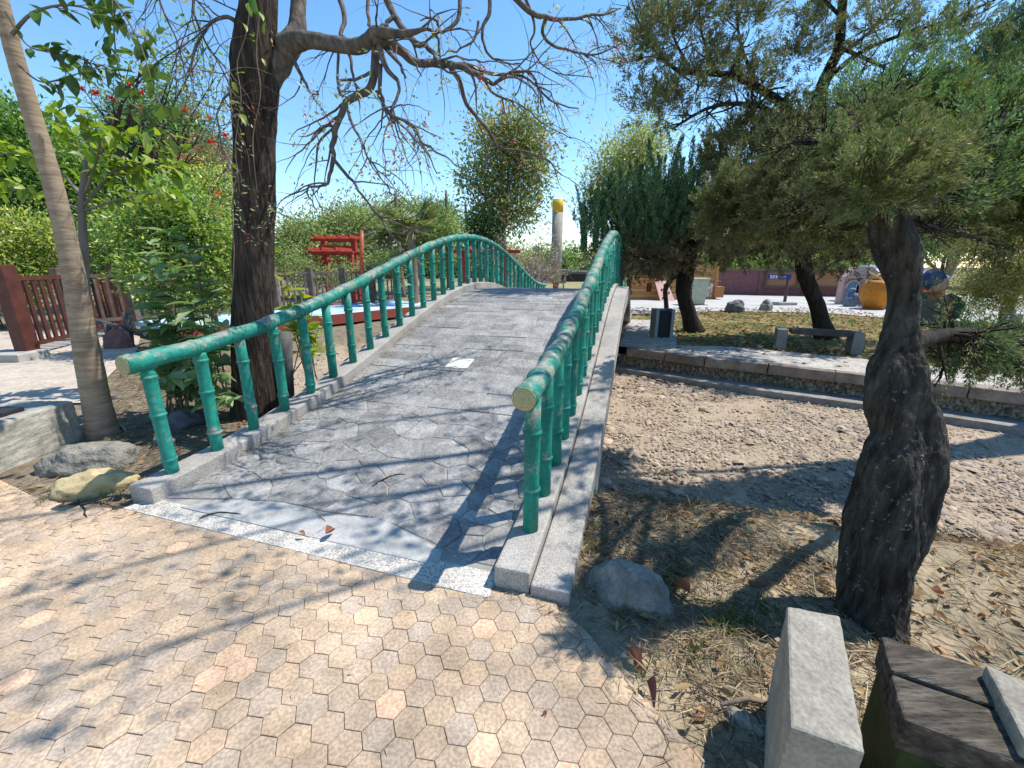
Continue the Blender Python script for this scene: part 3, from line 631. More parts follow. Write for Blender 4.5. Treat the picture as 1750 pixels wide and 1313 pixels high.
# bench on the far bank
c0, c1 = g(1337, 597), g(1466, 606)
fb = empty('park_bench', (*((c0 + c1)[:2] / 2), 0), 'park bench with dark plank on two grey stone legs beyond the pond bank', 'bench')
d = (c1 - c0)[:2]; d /= np.linalg.norm(d); rz = math.atan2(d[1], d[0])
for c in (c0, c1): mb = MB(); mb.box((c[0], c[1] + .12, .19), (.17, .42, .38), rz); bevel(mb.build('leg', M_stoned, fb), .012)
for k in (-1, 1):
    nv = np.array([-d[1], d[0]]); a = c0[:2] + nv * (.12 + k * .1) + d * .09; b = c1[:2] + nv * (.12 + k * .1) - d * .09
    mb = MB(); mb.bar((*a, .345), (*b, .345), .18, .085); bevel(mb.build('seat_plank', M_darkwood, fb), .01)
# trash bin on the lawn
c = g(1133, 578); tb = empty('litter_bin', (c[0], c[1], 0), 'grey stone litter bin with dark open front under the left juniper', 'bin')
h = .62; M_binl = plain('bin_panel', (.21, .24, .24), .7); M_bdark = plain('bin_inside', (.015, .018, .022), .8)
for dx in (-.17, .17): mb = MB(); mb.box((c[0] + dx, c[1] + .15, h / 2), (.07, .36, h)); bevel(mb.build('side_panel', M_binl, tb), .008)
mb = MB(); mb.box((c[0], c[1] + .16, h / 2 - .02), (.262, .3, h - .06)); mb.build('liner', M_bdark, tb)
mb = MB(); mb.box((c[0], c[1] + .30, h / 2), (.262, .03, h - .01)); mb.build('back_panel', M_binl, tb)
# concrete planter block at the left edge with a dark recessed slab
c = g(145, 748); tr_ = empty('stone_planter', (c[0] - .8, c[1] - .2, 0), 'low mottled concrete planter block with dark slab top at the left edge', 'planter')
M_plant = mat('mottled_concrete', [(.28, (.15, .145, .115)), (.42, (.27, .26, .22)), (.58, (.40, .375, .32)), (.75, (.50, .465, .40))], 7, bump=.4, bscale=40, fine=(40, .1))
q0 = c[:2]; q1 = g(0, 806)[:2]; dd = (q1 - q0) / np.linalg.norm(q1 - q0); q1 = q0 + dd * 1.9; nn = np.array([dd[1], -dd[0]]); nn = nn if nn[0] < 0 else -nn
weather(blk([q0, q1, q1 + nn * .55, q0 + nn * .55], -.1, .36, 'body', M_plant, tr_, .02), .016)
blk([q0 + nn * .12 + dd * .28, q1 + nn * .12, q1 + nn * .42, q0 + nn * .42 + dd * .28], .3, .40, 'slab', plain('black_slab', (.022, .021, .026), .6), tr_, .012)
# dark log railing at the left
M_log = mat('dark_log', [(.3, (.055, .055, .058)), (.7, (.13, .125, .12))], 9, bump=.6)
lf = empty('log_railing', tuple(g(220, 600)), 'low dark grey rustic log railing behind the pale slim tree', 'railing')
Yl = g(215, 592)[1]
def logm(a, b, wpx, name):
    P, R = pxline([(*a, wpx), ((a[0] + b[0]) / 2 + 1, (a[1] + b[1]) / 2, wpx * .93), (*b, wpx)], Yl); mb = MB(); mb.tube(P, R, 10); mb.build(name, M_log, lf)
logm((216, 534), (222, 592), 17, 'post'); logm((183, 552), (190, 606), 15, 'post'); logm((158, 548), (262, 573), 13, 'rail')
P, R = pxline([(487, 568, 25), (489, 620, 24), (492, 690, 24)], 4.35); mb = MB(); mb.tube(P, R, 12)
setp(mb.build('log_post', M_log), 'dark log post standing behind the railing beside the big dark trunk', 'post')

# ------------------------------------------------------------------ fences, red pergola, red platform on the left
M_redb = mat('red_brown_paint', [(.3, (.06, .018, .013)), (.7, (.115, .036, .026))], 5, rough=.55, bump=.2, rnd=.1)
M_red = mat('red_paint', [(.3, (.30, .03, .02)), (.7, (.46, .055, .035))], 5, rough=.5, bump=.15)
M_orange = mat('orange_red_paint', [(.3, (.38, .075, .03)), (.7, (.52, .12, .05))], 5, rough=.5, bump=.15)
M_brown = mat('brown_fence', [(.3, (.075, .055, .045)), (.7, (.17, .125, .10))], 7, bump=.4, rnd=.2)
def fence(name, label, pts, H, zb, npk, m, post=(.14, .10), prails=(.92, .22), group=None, pk=.045):
    o = empty(name, (*pts[0], zb), label, 'fence', group)
    for p in pts: mb = MB(); mb.box((p[0], p[1], zb + (H + .12) / 2), (post[0], post[0], H + .12), 0); bevel(mb.build('post', m, o), .008, 1)
    for a, b in zip(pts[:-1], pts[1:]):
        a = np.array(a); b = np.array(b); d = (b - a) / np.linalg.norm(b - a)
        for f in prails: mb = MB(); mb.bar((*(a + d * post[0] * .5), zb + H * f), (*(b - d * post[0] * .5), zb + H * f), .05, .07); mb.build('rail', m, o)
        n_ = max(2, int(np.linalg.norm(b - a) / npk)); mbp = MB(); mbp.box((0, 0, 0), (pk, .03, H * (prails[0] - prails[1]) - .075)); me = mbp.mesh('picket', m)
        for k in range(1, n_): p = a + (b - a) * k / n_; link('picket', me, o, (p[0], p[1], zb + H * (prails[0] + prails[1]) / 2), (0, 0, math.atan2(d[1], d[0])))
    return o
pA = g(52, 612)[:2]; pB = np.array([-11.6, 11.6]); Lf = fence('picket_fence', 'red-brown painted picket fence with stout end post at the left edge', [pA, at(196, 470, 10.2)[:2]], 1.42, 0, .19, M_redb, post=(.22, .2), prails=(.93, .15), pk=.085)
mb = MB(); mb.box((pA[0] - .1, pA[1] - .16, .07), (.75, .5, .14)); setp(bevel(mb.build('concrete_footing', M_concrete), .015), 'grey concrete footing block below the stout red-brown fence post', 'footing')
fence('picket_fence', 'orange-red picket fence panel right of the slim pale trunk', [at(150, 470, 12.5)[:2] - (0.3, 0), at(196, 470, 12.3)[:2]], 1.22, .08, .24, M_orange, post=(.12, .1), prails=(.97, .1), pk=.08)
# platform with red fascia and blue-white top
pl0 = at(330, 585, 8.6); 
plat = empty('pond_platform', (-5, 10, 0), 'low platform with red-brown fascia and blue and white painted floor across the pond', 'platform')
e0, e1 = g(300, 565, .3)[:2], g(760, 519.5, .3)[:2]; dp_ = (e1 - e0) / np.linalg.norm(e1 - e0); np_ = np.array([-dp_[1], dp_[0]])
M_fas = plain('platform_fascia', (.24, .055, .04), .6); M_blue = mat('platform_floor', [(.40, (.52, .58, .62)), (.47, (.20, .42, .68)), (.53, (.22, .46, .72)), (.58, (.55, .60, .64))], 1.1, detail=2, bump=.1)
L_ = np.linalg.norm(e1 - e0); nseg = 5
for k in range(nseg):
    a, b = e0 + dp_ * L_ * k / nseg, e0 + dp_ * L_ * (k + 1) / nseg; mb = MB(); mb.bar((*(a + dp_ * .006), .18), (*(b - dp_ * .006), .18), .08, .25); mb.build('fascia_board', M_fas, plat)
blk([e0 + np_ * .05, e1 + np_ * .05, e1 + np_ * 2.7, e0 + np_ * 2.7], .18, .30, 'floor', M_blue, plat, .01)
for k in range(1, 5): q = e0 + dp_ * L_ * k / 5 + np_ * .8; mb = MB(); mb.box((q[0], q[1], -.14), (.18, .18, .64)); mb.build('pier', M_concrete, plat)
bf = [e0 + dp_ * (np.linalg.norm(e1 - e0) * k / 7) + np_ * 2.45 for k in range(-1, 8)]
fence('picket_fence', 'weathered brown picket fence running behind the left railing of the bridge', bf, 1.06, .30, .17, M_brown, post=(.15, .1), prails=(.96, .08), pk=.05)
# red pergola frames
def pergola(name, label, u0, u1, vtop, vbot, Y, pu, pd, two=True):
    a, b = at(u0, vtop, Y), at(u1, vtop, Y); o = empty(name, ((a[0] + b[0]) / 2, Y, 0), label, 'pergola')
    for k, (dz, ov) in enumerate(((0, .0), (-.28, .35)) if two else ((0, 0),)):
        for yy in (-.45, .45): mb = MB(); mb.bar((a[0] + ov, Y + yy, a[2] + dz), (b[0] - ov, Y + yy, b[2] + dz), .10, .12 if k == 0 else .10); bevel(mb.build('beam', M_red, o), .015, 1)
    x = a[0] + .3; 
    while x < b[0] - .2: mb = MB(); mb.bar((x, Y - .8, a[2] + .14), (x, Y + .8, a[2] + .14), .07, .1); mb.build('rafter', M_red, o); x += .5
    for u in pu: p = at(u, vtop, Y); mb = MB(); mb.box((p[0], Y, p[2] / 2), (.2, .2, p[2] - .02)); bevel(mb.build('post', M_red, o), .01, 1)
    return o
pergola('red_pergola', 'red garden pergola with layered beams behind the brown fence', 528, 612, 433, 0, 16.5, (556, 598), 0)
pergola('red_pergola', 'red pergola top showing higher behind the first one', 538, 616, 411, 0, 19.5, (552, 604), 0)
pergola('red_pergola', 'bright red pergola roof beams behind the crest of the left railing', 772, 889, 430, 0, 19, (792, 862), 0)
P, R = pxline([(618, 395, 7.5), (618, 440, 7.5), (618, 480, 7.5)], 14.2); P = np.vstack([P, [P[-1][0], P[-1][1], .1]]); mb = MB(); mb.tube(P, list(R) + [R[-1]], 10)
setp(mb.build('lamp_pole', M_orange), 'slim orange-red pole standing right of the red pergola', 'pole')

# ------------------------------------------------------------------ column, lamp post and far things in the middle
cx = at(950, 480, 24.0); col_ = empty('banded_column', (cx[0], 24, 0), 'tall beige column with yellow cap and red foot beyond the bridge', 'column')
mpx = m_per_px(at(950, 430, 24.0)); r = 9.2 * mpx
ztop, zy, zr = at(950, 341, 24)[2], at(950, 363, 24)[2], at(950, 484, 24)[2]
M_beige = mat('beige_render', [(.3, (.27, .24, .19)), (.7, (.36, .32, .26))], 2, bump=.2)
for nm, a, b, m_, rr in (('shaft', zr, zy, M_beige, 1.0), ('cap', zy, ztop, plain('yellow_paint', (.62, .36, .03), .6), 1.02), ('foot', -.1, zr, M_red, .56)):
    mb = MB(); mb.tube([(cx[0], 24, a), (cx[0], 24, b)], [r * rr, r * rr], 24); mb.build(nm, m_, col_)
M_metal = plain('grey_metal', (.14, .15, .16), .5); M_rust = plain('brown_metal', (.12, .075, .05), .6)
p = at(916, 428, 26); lp = empty('lamp_post', (p[0], 26, 0), 'thin brown lamp post with square head left of the beige column', 'lamp')
mb = MB(); mb.tube([(p[0], 26, 0), (p[0], 26, p[2])], [.055, .045], 8); mb.build('pole', M_rust, lp)
mb = MB(); mb.box((p[0], 26, p[2] + .1), (.3, .3, .26), 0, 1.25); mb.build('lamp_head', plain('lamp_glass', (.45, .40, .30), .4), lp)
p = at(906, 452, 27); mb = MB(); mb.box((p[0], 27, p[2] / 2), (.3, .3, p[2])); mb.box((p[0], 27, p[2] + .03), (.36, .36, .06)); setp(bevel(mb.build('gate_pillar', plain('pillar_grey', (.24, .22, .20)))), 'dark grey gate pillar between the lamp post and the bridge rail', 'pillar')
for k, (u, lab) in enumerate(((905, 'low dark chain post directly behind the end of the left railing'), (916, 'low dark chain post at the foot of the lamp post'), (963, 'low dark chain post right of the beige column'))):
    p = at(u, 484, 22.5); mb = MB(); mb.tube([(p[0], 22.5, 0), (p[0], 22.5, p[2]), (p[0], 22.5, p[2] + .03)], [.04, .04, .02], 8); setp(mb.build('chain_post', M_metal), lab, 'post', 'chain posts beyond the bridge')
# far buildings glimpsed below the trees
M_far = [plain('far_wall_white', (.48, .46, .43)), plain('far_wall_tan', (.38, .25, .19)), plain('far_wall_dark', (.08, .085, .10))]
M_win = plain('far_window', (.05, .065, .085), .3)
M_roofg = plain('far_roof', (.17, .16, .16))
def far_house(label, u0, u1, v0, Y, m, wins, depth=5):
    a, b = at(u0, v0, Y), at(u1, v0, Y); h = a[2]; o = empty('far_building', ((a[0] + b[0]) / 2, Y, 0), label, 'building')
    mb = MB(); mb.box(((a[0] + b[0]) / 2, Y + depth / 2, h / 2), (b[0] - a[0], depth, h)); mb.build('wall', m, o)
    mb = MB(); mb.box(((a[0] + b[0]) / 2, Y + depth / 2 - .2, h + .12), (b[0] - a[0] + .8, depth + .9, .24)); mb.build('roof', M_roofg, o)
    for k in range(wins):
        x = a[0] + (b[0] - a[0]) * (k + .5) / wins; wd = (b[0] - a[0]) / wins * .55; f = MB(); f.box((x, Y - .02, h * .52), (wd, .08, h * .5)); f.build('window', M_win, o)
far_house('low white building glimpsed under the trees left of the beige column', 884, 934, 463, 46, M_far[0], 4)
far_house('tan kiosk with dark openings glimpsed right of the beige column', 928, 968, 466, 40, M_far[1], 3)
far_house('dark low shelter between the column and the left juniper', 966, 1010, 468, 44, M_far[2], 3)
far_house('long pale building far behind the bare shrub', 640, 880, 452, 60, M_far[0], 9)

# ------------------------------------------------------------------ playground and storybook wall on the right
M_wood = [mat('orange_plank_%d' % k, [(.3, tuple(x * .8 for x in c)), (.7, c)], 4, stretch=(.3, 1, 3), bump=.3, rnd=.15) for k, c in enumerate([(.46, .20, .075), (.52, .27, .10), (.36, .14, .05)])]
Yp = 20.0
pa, pb = at(1056, 500, Yp), at(1160, 500, Yp); ph = empty('playhouse', ((pa[0] + pb[0]) / 2, Yp, 0), 'orange timber playhouse with door, window and railed upper deck', 'playhouse')
z1 = at(1100, 479, Yp)[2]; nb_ = 7
du0, du1 = at(1071, 500, Yp)[0], at(1077, 500, Yp)[0]; wu0, wu1 = at(1104, 500, Yp)[0], at(1113, 500, Yp)[0]
for k in range(nb_):
    z0, zz = z1 * k / nb_ + .004, z1 * (k + 1) / nb_ - .006; zc = (z0 + zz) / 2
    spans = [(pa[0], du0), (du1, pb[0])] if k < 6 else [(pa[0], pb[0])]
    if k in (3, 4, 5): spans = [(pa[0], du0), (du1, wu0), (wu1, pb[0])]
    for a, b in spans: mb = MB(); mb.box(((a + b) / 2, Yp, zc), (b - a, .05, zz - z0)); mb.build('plank', M_wood[k % 2], ph)
mb = MB(); mb.box(((pa[0] + pb[0]) / 2, Yp + 1.0, z1 / 2), (pb[0] - pa[0] - .1, .05, z1)); mb.build('back_wall', M_wood[2], ph)
mb = MB(); mb.box(((pa[0] + pb[0]) / 2, Yp + .5, z1 + .03), (pb[0] - pa[0] + .15, 1.2, .06)); mb.build('deck', M_wood[1], ph)
zt2 = at(1100, 461, Yp)[2]
mb = MB(); mb.box(((pa[0] + pb[0]) / 2, Yp, zt2), (pb[0] - pa[0], .05, .06)); mb.build('top_rail', M_wood[1], ph)
for k in range(19): x = pa[0] + (pb[0] - pa[0]) * k / 18; mb = MB(); mb.box((x, Yp, (z1 + zt2) / 2 + .03), (.05, .04, zt2 - z1 - .06)); mb.build('baluster', M_wood[1], ph)
mb = MB(); mb.box(((pa[0] * .35 + pb[0] * .65), Yp + .7, (z1 + zt2) / 2 + .2), (1.0, .4, zt2 - z1 + .3)); mb.build('upper_panel', M_wood[2], ph)
# pink climbing board leaning on it
cb = empty('climbing_board', tuple(at(1140, 512, Yp - .5)), 'pale pink tapered climbing board with holes leaning on the playhouse', 'climbing board')
q = [at(1119, 480, Yp - .12), at(1139, 480, Yp - .12), at(1154, 512, Yp - .75), at(1129, 512, Yp - .75)]; q[2][2] = q[3][2] = .01
nrm = np.cross(q[1] - q[0], q[3] - q[0]); nrm /= np.linalg.norm(nrm); nrm = nrm if nrm[1] < 0 else -nrm
mb = MB(); mb.add([*q, *[p - nrm * .05 for p in q]], [(0, 1, 2, 3), (7, 6, 5, 4), (0, 4, 5, 1), (1, 5, 6, 2), (2, 6, 7, 3), (3, 7, 4, 0)]); mb.build('board', plain('pink_board', (.60, .34, .27), .6), cb)
for a, b in ((.2, .7), (.45, .35), (.75, .55), (.6, .8), (.85, .25)):
    p = (q[0] * (1 - b) + q[1] * b) * (1 - a) + (q[3] * (1 - b) + q[2] * b) * a; mb = MB(); mb.tube([p + nrm * .002, p + nrm * .03], [.045, .04], 8); mb.build('dark_hole', M_bdark, cb)  # near-black discs stand for the shade inside the board's holes
# pale bin on dark plinth
Yb = 17.4; pc = at(1188, 520, Yb); pb_ = empty('pale_bin', (pc[0], Yb, 0), 'pale grey-green tapered bin on a dark plinth behind the left juniper trunk', 'bin')
zb0, zb1 = at(1188, 520, Yb)[2], at(1188, 478, Yb)[2]; wt = (at(1204, 478, Yb) - at(1173, 478, Yb))[0]
mb = MB(); mb.box((pc[0], Yb, (zb0 + zb1) / 2), (wt * .78, wt * .6, zb1 - zb0), 0, 1.26); bevel(mb.build('body', plain('pale_green_panel', (.40, .43, .33), .6), pb_), .02)
mb = MB(); mb.box((pc[0], Yb, zb1 + .03), (wt * 1.02, wt * .8, .06)); bevel(mb.build('rim', plain('pale_rim', (.52, .50, .30)), pb_), .01)
mb = MB(); mb.box((pc[0], Yb, zb0 / 2), (wt * 1.1, wt * .9, zb0)); bevel(mb.build('plinth', plain('dark_plinth', (.06, .085, .075)), pb_), .02)
# second timber tower with pebbled wall
Yt = 20.4; ta, tb2 = at(1178, 500, Yt), at(1221, 500, Yt); tw = empty('play_tower', ((ta[0] + tb2[0]) / 2, Yt, 0), 'yellowish timber play tower with speckled climbing wall beside the brick wall', 'playhouse')
zt3 = at(1200, 452, Yt)[2]
for x in (ta[0], tb2[0]): mb = MB(); mb.box((x, Yt, zt3 / 2), (.14, .14, zt3)); mb.build('post', M_wood[1], tw)
for k in range(5): zc = zt3 * (.52 + .1 * k); mb = MB(); mb.box(((ta[0] + tb2[0]) / 2, Yt, zc), (tb2[0] - ta[0] - .14, .05, .14)); mb.build('plank', M_wood[k % 2], tw)
mb = MB(); x0, x1 = at(1203, 500, Yt)[0], at(1216, 500, Yt)[0]; mb.box(((x0 + x1) / 2, Yt - .06, zt3 * .24), (x1 - x0, .06, zt3 * .46)); mb.build('climbing_wall', mat('speckled_board', [(.42, (.42, .12, .07)), (.5, (.55, .35, .26)), (.56, (.7, .62, .55))], 14, detail=1), tw)
mb = MB(); x2 = at(1231, 500, Yt)[0]; mb.box(((x1 + x2) / 2 + .03, Yt - .04, .35), (x2 - x1, .5, .5)); mb.build('step_box', M_wood[0], tw)
# purple-red brick wall with notice board
M_brick = mat('purple_brick', [(.3, (.12, .055, .06)), (.5, (.20, .09, .092)), (.7, (.26, .125, .12))], 6, bump=.5, bscale=14, stretch=(1, 1, 4))
Yw = 24.0; wa, wb = at(1222, 500, Yw), at(1500, 500, Yw - 2.2); zw1 = at(1222, 463, Yw)[2]
bw = empty('brick_wall', ((wa[0] + wb[0]) / 2, Yw, 0), 'long dull purple-red brick wall behind the pale concrete', 'wall')
dW = (wb - wa)[:2]; LW = np.linalg.norm(dW); dW /= LW; nW = np.array([dW[1], -dW[0]])
mb = MB(); mb.bar((wa[0], wa[1], zw1 / 2), (wb[0], wb[1], zw1 / 2), .25, zw1); mb.build('wall_core', M_brick, bw)
mb = MB(); mb.bar((wa[0], wa[1], zw1 + .05), (wb[0], wb[1], zw1 + .05), .36, .1); mb.build('coping', plain('wall_coping', (.20, .10, .10)), bw)
x = .1; kk = 0
while x < LW - .1:   # piers in relief
    p = wa[:2] + dW * x + nW * .14; mb = MB(); mb.bar((p[0], p[1], .01), (p[0], p[1], zw1 - .02), .3, .08, up=(nW[0], nW[1], 0)); mb.build('pier', M_brick, bw); x += 2.1
def onwall(t, z, off=.2): p = wa[:2] + dW * t + nW * off; return (p[0], p[1], z)
nbd = empty('notice_board', onwall(4.9, 0, .25), 'long dark-framed brown notice board on the brick wall', 'notice board')
t0, t1 = LW * .315, LW * .80; zn0, zn1 = zw1 * .36, zw1 * .98
mb = MB(); mb.bar(onwall(t0, (zn0 + zn1) / 2), onwall(t1, (zn0 + zn1) / 2), .06, zn1 - zn0); mb.build('panel', plain('board_brown', (.30, .145, .075)), nbd)
for z_ in (zn0, zn1): mb = MB(); mb.bar(onwall(t0 - .1, z_, .26), onwall(t1 + .1, z_, .26), .08, .09); mb.build('frame_rail', M_rust, nbd)
for t_ in (t0, t0 + (t1 - t0) * .4, t1): mb = MB(); mb.bar(onwall(t_, zn0 + .05, .262), onwall(t_, zn1 - .05, .262), .09, .08, up=(nW[0], nW[1], 0)); mb.build('frame_post', M_rust, nbd)
# blue sign with white characters on a leaning post
Ys = 17.2; s0, s1 = at(1312, 473, Ys), at(1352, 473, Ys); sg = empty('park_sign', tuple(g(1341, 523)), 'small dark blue sign with white characters on a leaning brown post', 'sign')
hS = (at(1312, 468.5, Ys) - at(1312, 477, Ys))[2]
mb = MB(); mb.bar(s0, s1, .04, hS); mb.build('sign_panel', plain('sign_blue', (.02, .04, .20), .5), sg)
M_wh = plain('white_letter', (.75, .76, .8), .6)
for k in range(3):   # three large glyphs then four small ones, built as strokes
    x = s0[0] + (.04 + k * .115) * (s1 - s0)[0] + .03; w_ = .085 * (s1 - s0)[0]; mb = MB(); zc = s0[2] - .01
    for dz, wf_ in ((.30, 1.0), (.05, .8), (-.22, 1.0)): mb.box((x + w_ / 2, Ys - .03, zc + dz * hS), (w_ * wf_, .02, .09 * hS))
    mb.box((x + w_ * (.5 if k != 1 else .3), Ys - .032, zc), (.018, .02, .62 * hS)); mb.box((x + w_ * .8, Ys - .032, zc + .05 * hS), (.016, .02, .4 * hS)); mb.build('glyph', M_wh, sg)
for k in range(4):
    x = s0[0] + (.46 + k * .085) * (s1 - s0)[0]; mb = MB(); mb.box((x, Ys - .03, s0[2] + .05 * hS), (.045, .02, .05 * hS)); mb.box((x, Ys - .032, s0[2] - .04 * hS), (.018, .02, .3 * hS)); mb.box((x, Ys - .03, s0[2] - .18 * hS), (.055, .02, .05 * hS)); mb.build('glyph', M_wh, sg)
a, b = at(1348, 470, Ys + .06), at(1340, 522, Ys + .06); b[2] = .02; mb = MB(); mb.tube([a, (a + b) / 2, b], [.05, .055, .06], 10); mb.build('post', plain('sign_post', (.10, .055, .06)), sg)
mb = MB(); mb.box((b[0], b[1], .06), (.75, .5, .14)); bevel(mb.build('base', M_concrete, sg), .03)
# storybook wall: painted brick gable with arches
Ym = 17.6; M_pb = mat('pink_brick', [(.3, (.36, .11, .10)), (.7, (.50, .19, .165))], 3, bump=.3, rnd=.2); M_mo = plain('pale_joint', (.50, .34, .30))
def X(u, v=490, Y=Ym): return at(u, v, Y)[0]
def Z(v, Y=Ym, u=1470): return at(u, v, Y)[2]
mu = empty('storybook_house', (X(1470), Ym, 0), 'small pink brick storybook house front with white lines and arched doorways', 'playhouse')
xa, xb, zt4, zg = X(1441), X(1506), Z(473), Z(456); mb = MB()
mb.add([(xa, Ym, 0), (xb, Ym, 0), (xb, Ym, zt4), (X(1485), Ym, zg), (X(1458), Ym, zg), (xa, Ym, zt4)] + [(xa, Ym + .3, 0), (xb, Ym + .3, 0), (xb, Ym + .3, zt4), (X(1485), Ym + .3, zg), (X(1458), Ym + .3, zg), (xa, Ym + .3, zt4)], [(0, 1, 2, 3, 4, 5), (11, 10, 9, 8, 7, 6)] + [(i, i + 6, (i + 1) % 6 + 6, (i + 1) % 6) for i in range(6)]); mb.build('wall', M_mo, mu)
mbk = MB(); mbk.box((0, 0, 0), (.19, .04, .085)); bme = mbk.mesh('brick', M_pb)
for r_ in range(18):
    z_ = .06 + r_ * .103
    for k in range(12):
        x = xa + .12 + (k + .5 * (r_ % 2)) * .212
        if z_ > zt4 - .04 or x > xb - .1: continue
        if any((x - X(u0)) ** 2 + max(0, z_ - Z(492)) ** 2 * 1.0 < rd ** 2 and z_ < Z(492) + rd for u0, rd in ((1457, .28), (1476, .33))): continue
        link('brick', bme, mu, (x, Ym - .012, z_))
for u0, rd, m_ in ((1457, .25, plain('arch_blue', (.20, .27, .36))), (1476, .30, plain('arch_pink', (.46, .25, .22)))):
    pts_ = [(X(u0) + rd * math.cos(a), Ym - .02, Z(492) + rd * math.sin(a)) for a in np.linspace(0, PI, 13)] + [(X(u0) - rd, Ym - .02, .02), (X(u0) + rd, Ym - .02, .02)]
    mb = MB(); mb.add(pts_, [tuple(range(len(pts_)))]); mb.add([(p[0], p[1] + .06, p[2]) for p in pts_], [tuple(range(len(pts_) - 1, -1, -1))]); mb.build('arched_door', m_, mu)
    mb = MB(); mb.tube([(X(u0) + (rd + .03) * math.cos(a), Ym - .03, Z(492) + (rd + .03) * math.sin(a)) for a in np.linspace(0, PI, 13)], [.025] * 13, 6); mb.build('arch_trim', plain('trim_white_' + str(u0), (.66, .60, .55)), mu)
for v_ in (474, 467): mb = MB(); mb.bar((xa + .1, Ym - .04, Z(v_)), (xb - .1, Ym - .04, Z(v_)), .03, .03); mb.build('trim_line', MATS['trim_white_1476'], mu)
# blue roofs, red drum, orange pot, statue
M_slateb = plain('blue_roof', (.10, .14, .24), .5)
def kiosk(label, u0, u1, v0, v1, vb, Y, mbod):
    a, b = at(u0, v0, Y), at(u1, v0, Y); r_ = (b[0] - a[0]) / 2; cx_ = (a[0] + b[0]) / 2; o = empty('round_kiosk', (cx_, Y + r_, 0), label, 'kiosk')
    zr0, zr1 = at(u0, v1, Y)[2], at(u0, v0, Y)[2]; mb = MB(); mb.tube([(cx_, Y + r_, zr0 - .08), (cx_, Y + r_, zr0), (cx_, Y + r_, (zr0 + zr1) / 2), (cx_, Y + r_, zr1)], [r_ * .98, r_, r_ * .72, r_ * .2], 16, smooth=False); mb.build('roof', M_slateb, o)
    mb = MB(); mb.tube([(cx_, Y + r_, 0), (cx_, Y + r_, zr0 - .08)], [r_ * .8, r_ * .8], 16, smooth=False); mb.build('drum', mbod, o)
    mb = MB(); mb.tube([(cx_, Y + r_, zr0 - .13), (cx_, Y + r_, zr0 - .08)], [r_ * .86, r_ * .95], 16); mb.build('eave_band', plain('eave_white', (.6, .58, .55)), o)
M_drum = mat('red_drum', [(.3, (.15, .035, .025)), (.7, (.24, .06, .04))], 4)
kiosk('round dark red kiosk with blue roof right of the near trunk', 1578, 1650, 460, 474, 0, 15.0, M_drum)
kiosk('round dark red kiosk with blue roof left of the near trunk', 1478, 1540, 453, 465, 0, 18.4, M_drum)
Yo = 15.6; po = at(1497, 505, Yo); pot = empty('orange_pot', (po[0], Yo, 0), 'large orange ribbed pot with yellow cords before the storybook house', 'pot')
zs = [at(1497, v_, Yo)[2] for v_ in (519, 510, 495, 485, 480)]; rs = [16, 21, 22, 19, 17]; k_ = m_per_px(po)
mb = MB(); mb.tube([(po[0], Yo, z_) for z_ in [0.02] + zs], [14 * k_] + [r_ * k_ for r_ in rs], 24, disp=lambda a, L, p: 1 + .05 * math.cos(a * 12)); mb.build('body', plain('orange_glaze', (.52, .19, .02), .6, .25, 6), pot)
M_yel = plain('yellow_cord', (.70, .45, .05))
for a, b in (((1482, 481), (1512, 464)), ((1512, 481), (1484, 464))): mb = MB(); mb.tube([at(*a, Yo), at(*b, Yo)], [.02, .02], 6); mb.build('cord', M_yel, pot)
# small blue statue in front
Yq = 16.6; ps = at(1452, 520, Yq); M_sb = mat('blue_statue', [(.3, (.10, .15, .22)), (.7, (.22, .30, .40))], 8, bump=.3)
stt = empty('painted_statue', (ps[0], Yq, 0), 'small grey-blue painted statue at the arched doorway of the storybook house', 'statue')
mb = MB(); H = Z(492, Yq); mb.tube([(ps[0], Yq, z_) for z_ in (0, .1 * H, .35 * H, .6 * H, .74 * H, .78 * H)], [.2, .22, .19, .17, .12, .07], 14); mb.build('robe', M_sb, stt)
mb = MB(); mb.tube([(ps[0], Yq, H * f) for f in (.77, .80, .86, .93, .98, 1.0)], [.05, .09, .12, .115, .06, .01], 14); mb.build('head', M_sb, stt)
for s_ in (-1, 1): mb = MB(); mb.tube([(ps[0] + s_ * .14, Yq, .68 * H), (ps[0] + s_ * .23, Yq - .08, .5 * H), (ps[0] + s_ * .12, Yq - .2, .42 * H)], [.06, .05, .04], 8); mb.build('arm', M_sb, stt)
# large painted figure with dark blue hair, half hidden by the near trunk
Yg = 12.0; pg_ = at(1596, 510, Yg); fg = empty('painted_figure', (pg_[0], Yg, 0), 'large painted statue with dark blue hair and green sleeve right of the near trunk', 'statue')
kq = m_per_px(pg_); zf = lambda v_: at(1596, v_, Yg)[2]
M_hair = mat('blue_hair', [(.3, (.03, .05, .10)), (.7, (.09, .13, .22))], 6, bump=.5); M_skin = plain('painted_skin', (.50, .33, .25), .6); M_shirt = plain('orange_shirt', (.40, .15, .06), .7); M_slv = plain('green_sleeve', (.05, .12, .075), .7); M_slab = plain('olive_slab', (.09, .085, .065), .8)
hc = at(1598, 481, Yg); V = []
def blob(name, c, rx, ry, rz_, m, parent, seed, amp=.12):
    mb = MB(); nu, nv = 20, 12; V = []
    for j in range(nv):
        p_ = PI * j / (nv - 1)
        for i in range(nu):
            a = 2 * PI * i / nu; d = Vector((math.sin(p_) * math.cos(a), math.sin(p_) * math.sin(a), math.cos(p_))); r_ = 1 + amp * mnoise.noise(d * 2.4 + Vector((seed, 0, 0)))
            V.append((c[0] + d.x * rx * r_, c[1] + d.y * ry * r_, c[2] + d.z * rz_ * r_))
    mb.add(V, [(j * nu + i, (j + 1) * nu + i, (j + 1) * nu + (i + 1) % nu, j * nu + (i + 1) % nu) for j in range(nv - 1) for i in range(nu)], True); return mb.build(name, m, parent)
